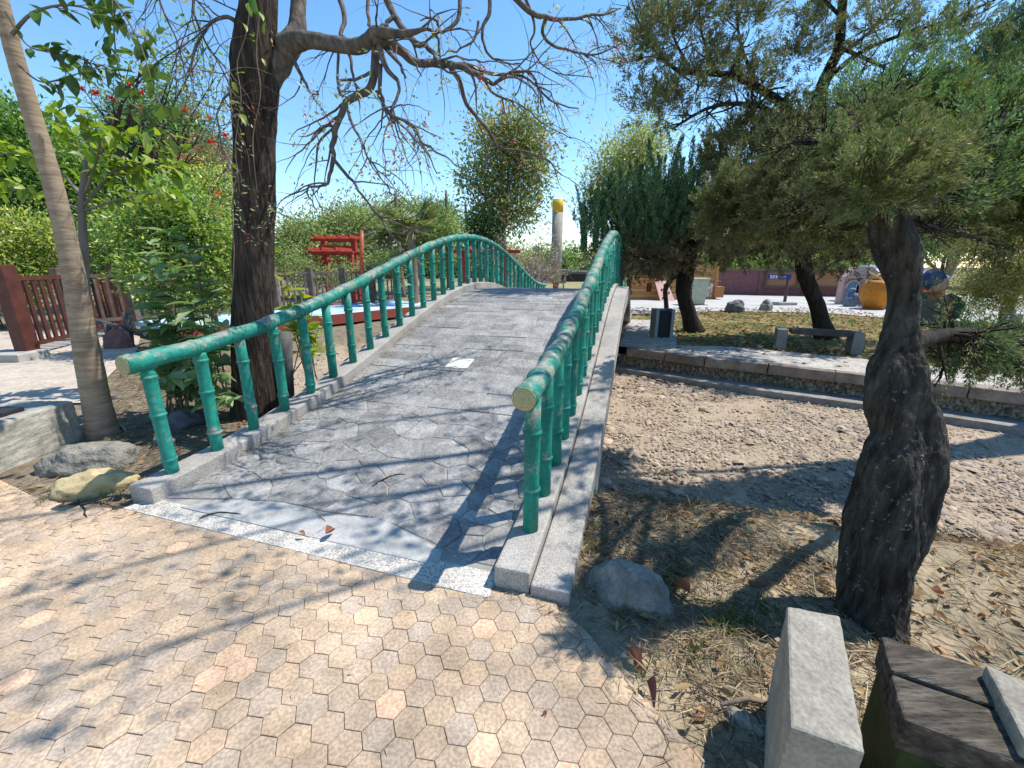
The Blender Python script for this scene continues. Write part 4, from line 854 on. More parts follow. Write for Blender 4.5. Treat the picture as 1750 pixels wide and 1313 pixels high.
blob('head', (hc[0] + 4 * kq, Yg - .05, zf(487)), 13 * kq, 13 * kq, 14 * kq, M_skin, fg, 1, .04)
blob('hair', (hc[0] - 2 * kq, Yg + .06, zf(479)), 19 * kq, 17 * kq, 16 * kq, M_hair, fg, 2, .25)
mb = MB(); mb.tube([(pg_[0], Yg + .05, z_) for z_ in (.05, zf(545), zf(520), zf(506), zf(500))], [26 * kq, 27 * kq, 27 * kq, 20 * kq, 8 * kq], 18); mb.build('torso', M_shirt, fg)
for s_, u_ in ((1, 1628), (-1, 1562)):
    a, b, c_ = at(u_ - s_ * 12, 508, Yg), at(u_ + s_ * 6, 524, Yg - .1), at(u_ - s_ * 2, 542, Yg - .35); mb = MB(); mb.tube([a, (a + b) / 2, b, (b + c_) / 2, c_], [9 * kq, 12 * kq, 12 * kq, 11 * kq, 8 * kq], 12); mb.build('arm', M_slv, fg)
a = at(1570, 512, Yg - .6); b = at(1620, 512, Yg - .6); mb = MB(); mb.bar((a[0], Yg - .6, a[2] / 2), (b[0], Yg - .6, a[2] / 2), .16, a[2]); bevel(mb.build('front_slab', M_slab, fg), .02)
p = g(1724, 565); mb = MB(); mb.box((p[0], p[1], .2), (.3, .25, .42), .2, .9); setp(bevel(mb.build('stone_bollard', M_stoned), .02), 'short grey stone bollard at the right edge beyond the juniper bough', 'bollard')

# ------------------------------------------------------------------ trees
def fbm(p, o=4):
    s_, a, q = 0, .5, Vector(p)
    for _ in range(o): s_ += a * mnoise.noise(q); q = q * 2.05 + Vector((3.1, 1.7, .3)); a *= .5
    return s_
def resample(P, R, n):
    P = np.array(P, float); R = np.array(R, float); m = len(P)
    # catmull-rom
    out, ro = [], []
    for k in range(n):
        t = k / (n - 1) * (m - 1); i = min(int(t), m - 2); f = t - i
        p0, p1, p2, p3 = P[max(i - 1, 0)], P[i], P[i + 1], P[min(i + 2, m - 1)]
        out.append(.5 * (2 * p1 + (p2 - p0) * f + (2 * p0 - 5 * p1 + 4 * p2 - p3) * f * f + (3 * p1 - p0 - 3 * p2 + p3) * f ** 3)); ro.append(R[i] * (1 - f) + R[i + 1] * f)
    return np.array(out), np.array(ro)
def bark(name, cols, vert=.18, scale=14, bump=1.0, spots=None, dist=.03):
    return mat(name, cols, scale, 9, .95, bump, scale * 1.6, (1, 1, vert), spots=spots, dist=dist, spec=.15)
M_bk_dark = bark('dark_ridged_bark', [(.32, (.018, .014, .011)), (.5, (.058, .044, .034)), (.7, (.13, .10, .078))], .10, 34, 1.0, dist=.05)
M_bk_limb = bark('grey_limb_bark', [(.3, (.06, .05, .043)), (.5, (.125, .105, .09)), (.72, (.21, .18, .155))], .5, 20, .9, dist=.015)
M_bk_pale = bark('pale_ringed_bark', [(.3, (.20, .145, .10)), (.5, (.32, .24, .165)), (.72, (.42, .325, .235))], 6, 5, .4, dist=.012)
M_bk_jun = bark('black_juniper_bark', [(.3, (.014, .013, .011)), (.46, (.045, .042, .034)), (.6, (.085, .075, .058)), (.78, (.16, .145, .115))], .22, 30, 1.0, dist=.06, spots=(30, (.22, .24, .225), .17))
M_bk_jun2 = bark('dark_juniper_bark', [(.3, (.012, .010, .008)), (.7, (.05, .04, .032))], .2, 16, .8)
M_bk_tan = bark('tan_bark', [(.3, (.16, .115, .08)), (.7, (.30, .225, .165))], .3, 12, .6)
M_bk_grey = bark('grey_bark', [(.3, (.11, .095, .08)), (.7, (.22, .19, .165))], .3, 12, .6)
def grow(mb, p, d, L, r, lev, ends, wig=.35, grav=-.12, kids=3, sides=5, seg=.12, up=0.0):
    """wandering twig; collects tips and points along it"""
    n = max(3, int(L / seg)); P = [np.array(p, float)]; d = d / np.linalg.norm(d); R = [r]
    for k in range(n):
        d = d + rng.normal(0, wig, 3) * .5 + np.array([0, 0, grav]) * .5; d /= np.linalg.norm(d); P.append(P[-1] + d * L / n); R.append(r * (1 - .8 * (k + 1) / n))
    mb.tube(P, R, sides, cap=False)
    ends.append((P[-1], d)); 
    if lev > 0:
        for _ in range(kids):
            k = random.randint(max(1, n // 4), n - 1) if n > 2 else 1; dd = unit(P[k + 1 if k < n else k] - P[k - 1]) + rng.normal(0, .75, 3); grow(mb, P[k], dd, L * random.uniform(.4, .75), R[k] * .7, lev - 1, ends, wig, grav, kids, max(3, sides - 1), seg, up)
def cluster_leaves(C, n_each, spread, L, W, cols, up=.35, jit=.2):
    C = np.array(C); n = len(C) * n_each; base = np.repeat(C, n_each, axis=0); off = rng.normal(0, 1, (n, 3)) * spread
    D = unit(off + rng.normal(0, .6, (n, 3)) * spread); Nn = unit(rng.normal(0, .8, (n, 3)) + np.array([0, 0, up + .4]))
    ls = L * rng.uniform(.6, 1.25, n); cols = [(w_, tuple(min(.62, x * 1.75) for x in c_)) for w_, c_ in cols]
    return leaf_arrays(base + off, D, Nn, ls, ls * W, pick(cols, n, jit))
def merge(parts):
    V, T, Cc = [], [], []; b = 0
    for v, t_, c in parts: V.append(v); T.append(t_ + b); Cc.append(c); b += len(v)
    return np.concatenate(V), np.concatenate(T), np.concatenate(Cc)
def ell(u0, v0, u1, v1, Y, depth=.9):
    a, b = at(u0, (v0 + v1) / 2, Y), at(u1, (v0 + v1) / 2, Y); c = (a + b) / 2; rx = (b[0] - a[0]) / 2; rz_ = (at((u0 + u1) / 2, v0, Y)[2] - at((u0 + u1) / 2, v1, Y)[2]) / 2
    c[2] = (at((u0 + u1) / 2, v0, Y)[2] + at((u0 + u1) / 2, v1, Y)[2]) / 2
    return c, np.array([rx, max(rx, rz_) * depth, rz_])
def in_ell(e, n, shell=.55):
    c, r = e; d = rdirs(n); rad = (shell + (1 - shell) * rng.random(n)) ** 1.0; q = d * (rad * rng.uniform(.82, 1.1, n))[:, None]
    # lumpy outline
    lump = np.array([1 + .22 * mnoise.noise(Vector(x) * 1.9 + Vector(c) * .3) for x in d]); return c + q * lump[:, None] * r
def tree(name, label, base, H, tr, ells, nclu, per, L, W, cols, trunkm, cat='tree', group=None, spread=None, shell=.5, lean=(0, 0), limbs=True, mleaf=None, bare=0.0):
    o = empty(name, (base[0], base[1], 0), label, cat, group); mb = MB()
    top = np.array([base[0] + lean[0], base[1] + lean[1], H]); b0 = np.array([base[0], base[1], -.1])
    P, R = resample([b0, b0 * .7 + top * .3 + rng.normal(0, .05 * tr * 10, 3) * [1, 1, 0], b0 * .35 + top * .65 + rng.normal(0, .05 * tr * 10, 3) * [1, 1, 0], top], [tr * 1.25, tr, tr * .8, tr * .35], 12)
    mb.tube(P, R, 9)
    if limbs:
        for e in ells:
            for _ in range(3):
                k = random.randint(4, 10); q = in_ell(e, 1, .2)[0]; m_ = (P[k] + q) / 2 + rng.normal(0, .15, 3); lp_, lr = resample([P[k], m_, q], [R[k] * .55, R[k] * .35, R[k] * .12], 7); mb.tube(lp_, lr, 6, cap=False)
    mb.build('trunk', trunkm, o); parts = []
    tot = sum(np.prod(e[1]) ** (2 / 3) for e in ells)
    for e in ells:
        n = max(3, int(nclu * np.prod(e[1]) ** (2 / 3) / tot)); C = in_ell(e, n, shell)
        parts.append(cluster_leaves(C, per, spread or np.array(e[1]).mean() * .12, L, W, cols))
    V, T, c = merge(parts); link('crown', tri_mesh('crown', V, T, mleaf or M_leaf, c), o); return o
# palettes (linear)
G_mid = [(4, (.075, .14, .025)), (3, (.12, .19, .033)), (2, (.035, .075, .018)), (1, (.13, .20, .04))]
G_yel = [(3, (.20, .25, .035)), (3, (.36, .35, .06)), (3, (.08, .14, .025)), (3, (.46, .42, .12)), (3, (.035, .075, .016))]
G_dark = [(4, (.025, .06, .018)), (3, (.045, .095, .025)), (2, (.07, .13, .03)), (1, (.09, .12, .04))]
G_pale = [(3, (.13, .18, .06)), (3, (.18, .21, .07)), (2, (.09, .13, .04)), (1, (.26, .24, .09))]
G_olive = [(3, (.11, .13, .035)), (3, (.17, .17, .05)), (2, (.07, .09, .03)), (1, (.26, .20, .06))]

# ---- juniper foliage: feathery plumes of thin strands
def plumes(C, D, Lp, nst, sl, sw, cols, spread=.13, fl=1.0):
    """C (n,3) plume bases, D directions, Lp lengths"""
    n = len(C); N_ = n * nst; t_ = rng.random(N_) ** .8; b = np.repeat(C, nst, 0); d = np.repeat(unit(D), nst, 0); L = np.repeat(Lp, nst)
    side = rdirs(N_); side = unit(side - d * (side * d).sum(1)[:, None]); rad = (1 - t_ * .85) * np.repeat(Lp * spread, nst) * rng.uniform(.1, 1, N_)
    bend = np.repeat(rng.normal(0, .16, (n, 3)), nst, 0) * (t_ ** 2)[:, None] * L[:, None]
    P = b + d * (t_ * L)[:, None] + side * rad[:, None] + bend
    dd = unit(d * 1.0 + side * rng.uniform(.3, 1.0, (N_, 1)) * fl + rng.normal(0, .25, (N_, 3)) * fl); ls = sl * rng.uniform(.6, 1.3, N_)
    return leaf_arrays(P, dd, rdirs(N_), ls, sw * rng.uniform(.7, 1.3, N_), pick(cols, N_, .25) * 1.85)
J_g = [(4, (.05, .095, .028)), (3, (.075, .125, .035)), (2, (.035, .065, .024)), (1, (.12, .16, .05))]
J_b = [(4, (.10, .075, .04)), (3, (.07, .065, .035)), (2, (.15, .105, .055)), (2, (.05, .07, .028))]
J_ob = [(3, (.085, .10, .032)), (2, (.115, .12, .04)), (2, (.12, .095, .05)), (2, (.05, .075, .028))]
def jun_crown(ells, n, Lp, nst, sl, sw, cols, updir=.9, shell=.45, spread=.15, fl=1.0):
    parts = []; tot = sum(np.prod(e[1]) ** (2 / 3) for e in ells)
    for e in ells:
        k = max(2, int(n * np.prod(e[1]) ** (2 / 3) / tot)); C = in_ell(e, k, shell); out = unit((C - e[0]) / e[1]); D = unit(out * .7 + np.array([0, 0, updir]) + rng.normal(0, .3, (k, 3)))
        parts.append(plumes(C, D, Lp * rng.uniform(.6, 1.4, k), nst, sl, sw, cols, spread, fl))
    return parts
# J1: dense round juniper left of the lawn
o = empty('juniper_tree', tuple(g(1180, 566)), 'dense dark juniper with upright plumes standing right of the bridge crest', 'tree')
Yj = g(1180, 566)[1]; mb = MB()
P, R = pxline([(1186, 575, 40), (1178, 540, 26), (1168, 500, 27), (1172, 470, 30), (1180, 430, 22), (1165, 360, 14), (1150, 290, 6)], Yj); P[0][2] = -.06; P, R = resample(P, R, 26)
mb.tube(P, R, 14, disp=lambda a, L, p: 1 + .22 * fbm(Vector(p) * 7)); 
for q in (((1172, 468, 18), (1130, 430, 12), (1080, 380, 6), (1040, 330, 3)), ((1175, 450, 16), (1200, 400, 10), (1210, 340, 5)), ((1174, 460, 14), (1110, 440, 9), (1040, 430, 4)), ((1176, 440, 12), (1130, 370, 7), (1100, 290, 3))):
    P, R = pxline(q, Yj, Yj + random.uniform(-1, 1)); P, R = resample(P, R, 12); mb.tube(P, R, 8, cap=False)
mb.build('trunk', M_bk_jun2, o)
E1 = [ell(985, 335, 1130, 425, Yj), ell(1060, 315, 1190, 405, Yj), ell(1120, 320, 1240, 425, Yj + .3), ell(1000, 330, 1060, 380, Yj - .4), ell(1040, 350, 1180, 440, Yj - .8)]
E1b = [ell(990, 390, 1150, 478, Yj), ell(1090, 390, 1235, 470, Yj + .2), ell(1030, 400, 1180, 470, Yj - .7)]
J_1 = [(4, (.032, .07, .03)), (3, (.05, .095, .036)), (3, (.02, .045, .02)), (1, (.09, .13, .045))]
parts = jun_crown(E1, 900, .42, 80, .06, .016, J_1, 2.2, .5, .13, .5) + jun_crown(E1b, 620, .34, 60, .07, .015, J_b, .1, .35)
sp = []   # upright spires along the top
for u, v, h in ((1000, 345, 60), (1018, 320, 62), (1040, 300, 70), (1060, 285, 80), (1084, 272, 84), (1108, 258, 92), (1132, 262, 86), (1150, 255, 92), (1168, 245, 96), (1190, 265, 84), (1212, 280, 74), (1228, 300, 60), (1030, 340, 62), (1052, 330, 66), (1075, 325, 66), (1098, 318, 70), (1122, 315, 70), (1146, 312, 70), (1170, 310, 70), (1195, 322, 62), (995, 385, 52), (1015, 375, 56), (1065, 365, 56), (1110, 360, 58), (1155, 360, 58)):
    for k in range(4): sp.append((at(u + random.uniform(-9, 9), v + h * .85 + random.uniform(-6, 14), Yj + random.uniform(-1.4, .5)), h * random.uniform(.65, 1.0)))
C = np.array([q[0] for q in sp]); Lp = np.array([q[1] for q in sp]) * m_per_px(C[0]) * 1.0; parts.append(plumes(C, np.tile([0, 0, 1.], (len(C), 1)) + rng.normal(0, .06, (len(C), 3)), Lp, 420, .055, .016, J_1, .13, .45))
V, T, c = merge(parts); link('crown', tri_mesh('crown', V, T, M_needle, c), o)
# thin second trunk behind
o = empty('juniper_tree', tuple(g(1143, 533)), 'thin crooked dark trunk forking just left of the dense juniper trunk', 'tree'); Y2 = g(1143, 533)[1]
mb = MB(); P, R = pxline([(1139, 540, 9), (1138, 515, 8), (1137, 495, 9), (1146, 478, 10), (1150, 462, 8), (1140, 440, 5), (1120, 410, 3)], Y2); P[0][2] = -.05; P, R = resample(P, R, 18); mb.tube(P, R, 9)
P, R = pxline([(1146, 478, 8), (1160, 470, 8), (1172, 458, 6), (1180, 430, 3)], Y2); P, R = resample(P, R, 9); mb.tube(P, R, 7, cap=False); mb.build('trunk', M_bk_jun2, o)
V, T, c = merge(jun_crown([ell(1090, 400, 1190, 465, Y2)], 160, .4, 40, .09, .02, J_b, .4)); link('crown', tri_mesh('crown', V, T, M_needle, c), o)
# J2: tall open juniper in the middle of the right side
Y2 = g(1408, 578)[1]; o = empty('juniper_tree', tuple(g(1408, 578)), 'tall open juniper with bent black trunk behind the park bench and boughs against the sky', 'tree'); mb = MB()
P, R = pxline([(1412, 582, 48), (1404, 550, 32), (1392, 510, 28), (1376, 470, 30), (1372, 420, 28), (1380, 330, 28), (1388, 240, 28), (1395, 190, 27), (1408, 140, 24), (1432, 85, 20), (1438, 30, 18), (1444, -60, 15), (1450, -160, 8)], Y2); P[0][2] = -.06; P, R = resample(P, R, 50); mb.tube(P, R, 14, disp=lambda a, L, p: 1 + .2 * fbm(Vector(p) * 6))
ends2 = []; CJ = []
for q, dY in ((((1385, 240, 18), (1350, 190, 18), (1310, 160, 16), (1262, 132, 14), (1210, 125, 10), (1150, 118, 7), (1100, 60, 4), (1080, 0, 2)), -.8),
          (((1380, 300, 14), (1330, 200, 10), (1270, 178, 9), (1210, 185, 6), (1150, 220, 4)), -.5), (((1300, 158, 9), (1270, 90, 6), (1260, 30, 4), (1265, -40, 2)), -.6), (((1180, 120, 6), (1150, 60, 4), (1140, -10, 2)), -.8),
          (((1408, 140, 12), (1470, 90, 10), (1540, 60, 8), (1620, 35, 7), (1700, 0, 5), (1760, -30, 3)), -2.2), (((1432, 80, 9), (1500, 110, 7), (1570, 150, 5)), -1.5), (((1425, 100, 9), (1480, 60, 7), (1530, 10, 5), (1560, -50, 3)), .5),
          (((1438, 30, 8), (1400, -10, 6), (1360, -60, 4)), .3), (((1372, 420, 14), (1300, 380, 9), (1240, 350, 5)), -.5), (((1374, 400, 12), (1450, 330, 8), (1500, 300, 5)), .3), (((1388, 250, 10), (1440, 210, 7), (1490, 190, 4)), -.6), (((1225, 125, 6), (1200, 60, 4), (1195, 0, 2)), -.9)):
    P, R = pxline(q, Y2, Y2 + dY); P, R = resample(P, R, 14); mb.tube(P, R, 7, cap=False, disp=lambda a, L, p: 1 + .15 * fbm(Vector(p) * 9))
    for k in range(2, 14):
        for _ in range(2): CJ.append(P[k])
        if k > 3:
            for _ in range(2): grow(mb, P[k], rng.normal(0, 1, 3) + [0, 0, .3], random.uniform(.3, .8), R[k] * .45 + .004, 1, ends2, .3, .02, 2, 4, .1)
mb.build('trunk', M_bk_jun2, o)
E2 = [ell(1065, 0, 1110, 160, Y2 - .8), ell(1090, -20, 1150, 130, Y2 - .8), ell(1100, 120, 1180, 235, Y2 - .7), ell(1150, -30, 1215, 100, Y2 - .7), ell(1235, -30, 1320, 100, Y2 - .5), ell(1230, 90, 1330, 200, Y2 - .4), ell(1330, 40, 1400, 160, Y2), ell(1380, -60, 1470, 70, Y2), ell(1170, 60, 1240, 190, Y2 - .6), ell(1080, 140, 1130, 220, Y2 - 1), ell(1470, 0, 1560, 90, Y2 - 1), ell(1560, 20, 1660, 110, Y2 - 1.6)]
E2b = [ell(1200, 200, 1340, 330, Y2), ell(1300, 170, 1440, 330, Y2), ell(1400, 160, 1520, 300, Y2 + .3)]
E2c = [ell(1180, 320, 1330, 445, Y2), ell(1280, 290, 1420, 450, Y2 - .3), ell(1380, 290, 1500, 460, Y2 + .2), ell(1450, 300, 1560, 440, Y2)]
parts = jun_crown(E2, 780, .34, 55, .075, .015, J_ob, .7, .15, .2) + jun_crown(E2b, 900, .34, 60, .08, .019, J_ob, .6, .35) + jun_crown(E2c, 1300, .32, 60, .08, .018, J_b, -.1, .35)
C = np.array([e[0] for e in ends2]); D = np.array([e[1] for e in ends2]); parts.append(plumes(C, D + [0, 0, .4], rng.uniform(.2, .4, len(C)), 34, .06, .012, J_ob, .22))
V, T, c = merge(parts); link('crown', tri_mesh('crown', V, T, M_needle, c), o)
# J3: near juniper with thick gnarled trunk
Y3 = 1.62; o = empty('juniper_tree', (1.5, Y3, 0), 'gnarled black-barked juniper with thick lichen-spotted trunk in the right foreground', 'tree'); mb = MB()
ED = [(1180, 1370, 1615), (1130, 1396, 1590), (1090, 1416, 1566), (1055, 1428, 1556), (1000, 1432, 1562), (900, 1440, 1590), (800, 1455, 1605), (740, 1478, 1608), (690, 1473, 1597), (640, 1482, 1586), (600, 1500, 1579), (550, 1512, 1575), (500, 1516, 1578), (440, 1494, 1582), (380, 1478, 1556), (345, 1466, 1524), (322, 1466, 1506), (308, 1472, 1494)]
P, R = pxline([((l_ + r_) / 2, v_, (r_ - l_) * .93) for v_, l_, r_ in ED], 1.45, 1.95); P[0][2] = -.25
P, R = resample(P, R, 300)
def gnarl(a, L, p):
    q = Vector(p); tw = a + L * 1.3
    rt = math.exp(-max(0, q.z + .02) / .10) * .22 * max(0, math.cos(4 * a + .6)) ** 2
    return 1 + rt + .10 * math.cos(3 * tw + 1) + .07 * math.cos(5 * tw) + .24 * fbm(Vector((q.x * 7, q.y * 7, q.z * 2.2))) + .075 * (.55 - 2.2 * abs(fbm(Vector((q.x * 17 + q.z * 3, q.y * 17, q.z * 3.6)), 2))) + .055 * (.5 - 2 * abs(mnoise.noise(Vector((q.x * 44, q.y * 44 + q.z * 5, q.z * 8)))))
mb.tube(P, R * 1.0, 120, disp=gnarl); mb.build('trunk', M_bk_jun, o)
mb = MB(); ends3 = []; low3 = []
brs = [([(1545, 590, 50), (1585, 578, 40), (1630, 570, 34), (1690, 575, 26), (1760, 590, 18), (1850, 620, 8)], 1.8, 2.9, 0), ([(1505, 335, 50), (1560, 300, 30), (1640, 250, 20), (1720, 200, 12), (1800, 150, 6)], 1.95, 3.4, 1), ([(1520, 380, 46), (1600, 340, 26), (1680, 310, 16), (1780, 280, 8)], 1.9, 3.9, 1),
       ([(1470, 280, 34), (1420, 250, 20), (1370, 240, 12), (1320, 260, 6)], 1.95, 3.7, 2), ([(1450, 230, 28), (1500, 190, 16), (1570, 150, 8)], 2.0, 3.3, 1), ([(1500, 330, 30), (1440, 340, 16), (1380, 360, 9), (1320, 390, 4)], 1.95, 3.8, 2), ([(1515, 360, 30), (1560, 380, 16), (1640, 400, 10), (1740, 430, 5)], 1.95, 3.8, 2)]
for q, ya, yb, kind in brs:
    P, R = pxline(q, ya, yb); P, R = resample(P, R, 22); mb.tube(P, R, 10, cap=False, disp=lambda a, L, p: 1 + .25 * fbm(Vector(p) * 12))
    for k in range(6, 22):
        for _ in range(3): grow(mb, P[k], rng.normal(0, 1, 3) + [0, 0, (-.5 if kind == 0 else .25)], random.uniform(.12, .3), R[k] * .3 + .002, 1, ends3 if kind == 1 else low3, .35, -.05 if kind != 1 else .05, 3, 4, .05)
mb.build('boughs', M_bk_jun2, o)
def palj(p): return p
C = np.array([e[0] for e in ends3]); D = np.array([e[1] for e in ends3])
parts = [plumes(C, D + [0, 0, .7], rng.uniform(.08, .16, len(C)), 26, .028, .006, J_g, .25)]
C = np.array([e[0] for e in low3]); D = np.array([e[1] for e in low3]); parts.append(plumes(C, D + [0, 0, .0], rng.uniform(.08, .15, len(C)), 22, .022, .004, J_ob, .25))
E3 = [ell(1500, 140, 1640, 300, 3.4, .8), ell(1580, 150, 1700, 330, 3.7, .8), ell(1650, 130, 1800, 330, 3.6, .8), ell(1440, 170, 1560, 300, 3.1, .6), ell(1690, 250, 1830, 420, 3.9, .8), ell(1560, 250, 1680, 370, 3.5)]
E3n = [ell(1410, 260, 1490, 345, 1.95, .7), ell(1460, 200, 1550, 300, 2.1, .8), ell(1500, 285, 1610, 352, 1.85, .6), ell(1445, 285, 1525, 362, 1.72, .5), ell(1540, 230, 1630, 320, 2.3, .8), ell(1480, 255, 1570, 330, 1.78, .5)]
E3b = [ell(1400, 230, 1530, 350, 3.2, .8), ell(1290, 250, 1420, 400, 3.8, .8), ell(1560, 320, 1680, 390, 3.8), ell(1380, 320, 1500, 420, 3.6), ell(1200, 290, 1330, 420, 4.4, .6)]
E3c = [ell(1600, 555, 1700, 625, 2.4), ell(1680, 560, 1850, 640, 2.7)]
parts += jun_crown(E3n, 900, .12, 110, .019, .0046, J_ob + [(3, (.07, .105, .03))], .5, .1, .22)
parts += jun_crown(E3, 3300, .14, 105, .028, .009, [(4, (.07, .10, .028)), (3, (.10, .135, .036)), (2, (.045, .066, .022)), (2, (.15, .17, .05)), (1, (.12, .095, .045))], .7, .3, .3) + jun_crown(E3b, 1600, .15, 90, .034, .0085, J_ob, .3, .3, .3) + jun_crown(E3c, 500, .11, 60, .03, .0065, [(3, (.04, .07, .026)), (2, (.075, .10, .035)), (1, (.13, .13, .06))], -.2, .3, .3)
V, T, c = merge(parts); link('crown', tri_mesh('crown', V, T, M_needle, c), o)
# J4: dark juniper top at the right edge
Y4 = 8.5; b4 = at(1840, 600, Y4); E4 = [ell(1640, 60, 1760, 150, Y4), ell(1690, 10, 1820, 120, Y4), ell(1700, 120, 1850, 240, Y4 + .4), ell(1640, 110, 1720, 170, Y4 - .4)]
o = empty('juniper_tree', (b4[0], Y4, 0), 'dark juniper crown at the upper right corner behind the gnarled tree', 'tree'); mb = MB(); P, R = resample([(b4[0], Y4, -.1), (b4[0] + .1, Y4, 2.5), (b4[0] - .1, Y4, 5), (b4[0] - .3, Y4, 7)], [.2, .16, .12, .03], 14); mb.tube(P, R, 10)
for e in E4: lp_, lr = resample([P[7], (P[7] + e[0]) / 2 + [0, 0, .3], e[0]], [.07, .05, .02], 8); mb.tube(lp_, lr, 6, cap=False)
mb.build('trunk', M_bk_jun2, o); V, T, c = merge(jun_crown(E4, 620, .34, 50, .07, .015, [(4, (.035, .065, .025)), (2, (.055, .09, .03)), (1, (.08, .09, .04))], .9, .3)); link('crown', tri_mesh('crown', V, T, M_needle, c), o)

# ---- the big dark trunk with bare spreading branches (flame tree)
Yf = 4.25; o = empty('flame_tree', tuple(g(437, 728)), 'big dark-trunked tree left of the bridge with bare drooping branches spreading over the sky', 'tree'); mb = MB()
P, R = pxline([(452, 770, 110), (440, 728, 90), (434, 650, 78), (432, 560, 76), (434, 450, 74), (436, 350, 74), (436, 250, 76), (436, 170, 86), (436, 110, 84), (440, 50, 74), (446, -20, 62), (455, -120, 50), (470, -260, 34), (480, -400, 14)], Yf); P[0][2] = -.15; P, R = resample(P, R, 90)
mb.tube(P, R, 44, disp=lambda a, L, p: 1 + .10 * fbm(Vector((p[0] * 5, p[1] * 5, p[2] * 1.2))) + .14 * (-.12 + fbm(Vector((p[0] * 22, p[1] * 22, p[2] * 3.0)), 3)))
mb.build('trunk', M_bk_dark, o)
mb = MB(); endsf = []
def zp(l): return [(450 + x * .3714, y * .3714, w_) for x, y, w_ in l]
BR = [ ([(-20, 380, 70), (50, 290, 62), (110, 220, 48), (150, 150, 36), (160, 70, 30), (165, 0, 28), (190, -150, 20), (260, -350, 10)], .05, .3, 0),
 ([(100, 215, 46), (160, 190, 36), (215, 185, 30), (330, 205, 28), (430, 215, 27), (480, 190, 26), (510, 155, 24), (560, 150, 18), (640, 160, 13), (720, 140, 8), (760, 135, 3)], .05, -.5, 2),
 ([(470, 200, 20), (515, 210, 16), (512, 300, 15), (492, 400, 14), (430, 445, 13), (375, 475, 12), (345, 560, 11), (320, 640, 10), (318, 720, 9), (308, 800, 7), (280, 850, 5), (215, 872, 4), (205, 910, 3), (235, 960, 2)], -.2, -.5, 3),
 ([(320, 730, 7), (370, 790, 6), (430, 860, 5), (480, 930, 4), (560, 1040, 3), (650, 1150, 2)], -.45, -.8, 2),
 ([(500, 180, 20), (580, 200, 17), (640, 240, 15), (700, 285, 14), (800, 292, 13), (900, 305, 11), (980, 340, 9), (1050, 385, 7), (1110, 350, 6), (1200, 325, 5), (1240, 350, 4), (1270, 420, 3), (1290, 520, 2)], -.3, .4, 3),
 ([(830, 300, 8), (940, 300, 7), (1040, 340, 6), (1150, 345, 5), (1260, 390, 3), (1340, 450, 2)], 0, .5, 2),
 ([(860, 310, 9), (905, 380, 8), (930, 470, 7), (985, 540, 6), (1030, 590, 6), (1085, 670, 5), (1190, 700, 3), (1310, 740, 3), (1370, 805, 2)], .1, .8, 3),
 ([(560, -20, 13), (600, 70, 12), (640, 130, 11), (700, 190, 10), (760, 220, 9), (800, 275, 8), (850, 300, 7)], .2, -.1, 2),
 ([(600, 80, 8), (560, 110, 7), (540, 140, 6)], .1, 0, 1), ([(345, -20, 10), (375, 70, 9), (360, 150, 7), (370, 190, 5)], .4, .1, 2), ([(480, -30, 7), (485, 90, 6), (505, 140, 5)], .3, .1, 1),
 ([(1140, -30, 10), (1220, 50, 9), (1300, 82, 8), (1400, 90, 6), (1550, 66, 4), (1650, 40, 2)], .5, 1.0, 3), ([(1300, 85, 7), (1285, 150, 6), (1330, 205, 5), (1420, 236, 4), (1540, 250, 3), (1650, 200, 2)], .7, 1.1, 3),
 ([(1040, -30, 8), (1040, 60, 7), (1012, 120, 6), (1008, 190, 5), (1050, 262, 4), (1110, 285, 3), (1180, 300, 2)], .4, .2, 3), ([(905, -20, 8), (895, 90, 7), (820, 145, 5), (780, 85, 4), (725, 90, 2)], .2, 0, 2), ([(990, 100, 5), (970, 180, 4), (890, 230, 3), (830, 250, 2)], .2, 0, 2),
 ([(530, 190, 14), (545, 260, 12), (570, 320, 9), (620, 375, 7), (620, 440, 5), (590, 530, 5), (680, 570, 5), (730, 650, 4), (800, 700, 3), (890, 755, 2)], -.25, -.9, 3), ([(540, 300, 8), (540, 420, 7), (560, 500, 6), (600, 560, 4)], -.3, -.6, 3),
 ([(490, 335, 6), (430, 365, 5), (360, 375, 5), (345, 400, 4), (370, 450, 2)], -.3, -.5, 2), ([(560, 220, 8), (620, 290, 6), (660, 360, 2)], -.2, -.6, 1), ([(640, 230, 7), (700, 300, 4), (715, 340, 2)], -.2, -.3, 1), ([(350, 190, 7), (345, 300, 5), (350, 420, 4), (375, 450, 2)], 0, -.3, 2), ([(390, 215, 7), (410, 330, 5), (440, 420, 3)], 0, -.3, 2),
 ([(520, 420, 5), (580, 520, 4), (700, 640, 3), (800, 790, 2)], -.4, -1.0, 3), ([(380, 480, 6), (410, 570, 5), (460, 680, 4), (530, 800, 3), (600, 900, 2)], -.4, -.9, 3), ([(120, 250, 10), (180, 350, 6), (215, 430, 4), (260, 420, 2)], 0, -.4, 3),
 ([(1250, 380, 4), (1330, 470, 3), (1450, 500, 2)], .4, .6, 2), ([(1000, 330, 5), (1060, 430, 4), (1180, 480, 3), (1280, 560, 2), (1420, 640, 1.5)], .2, .6, 3), ([(1200, -20, 6), (1250, 120, 4), (1230, 220, 3), (1330, 330, 2), (1520, 360, 1.5)], .6, .9, 3), ([(750, 130, 6), (800, 170, 5), (815, 260, 3)], 0, .1, 2)]
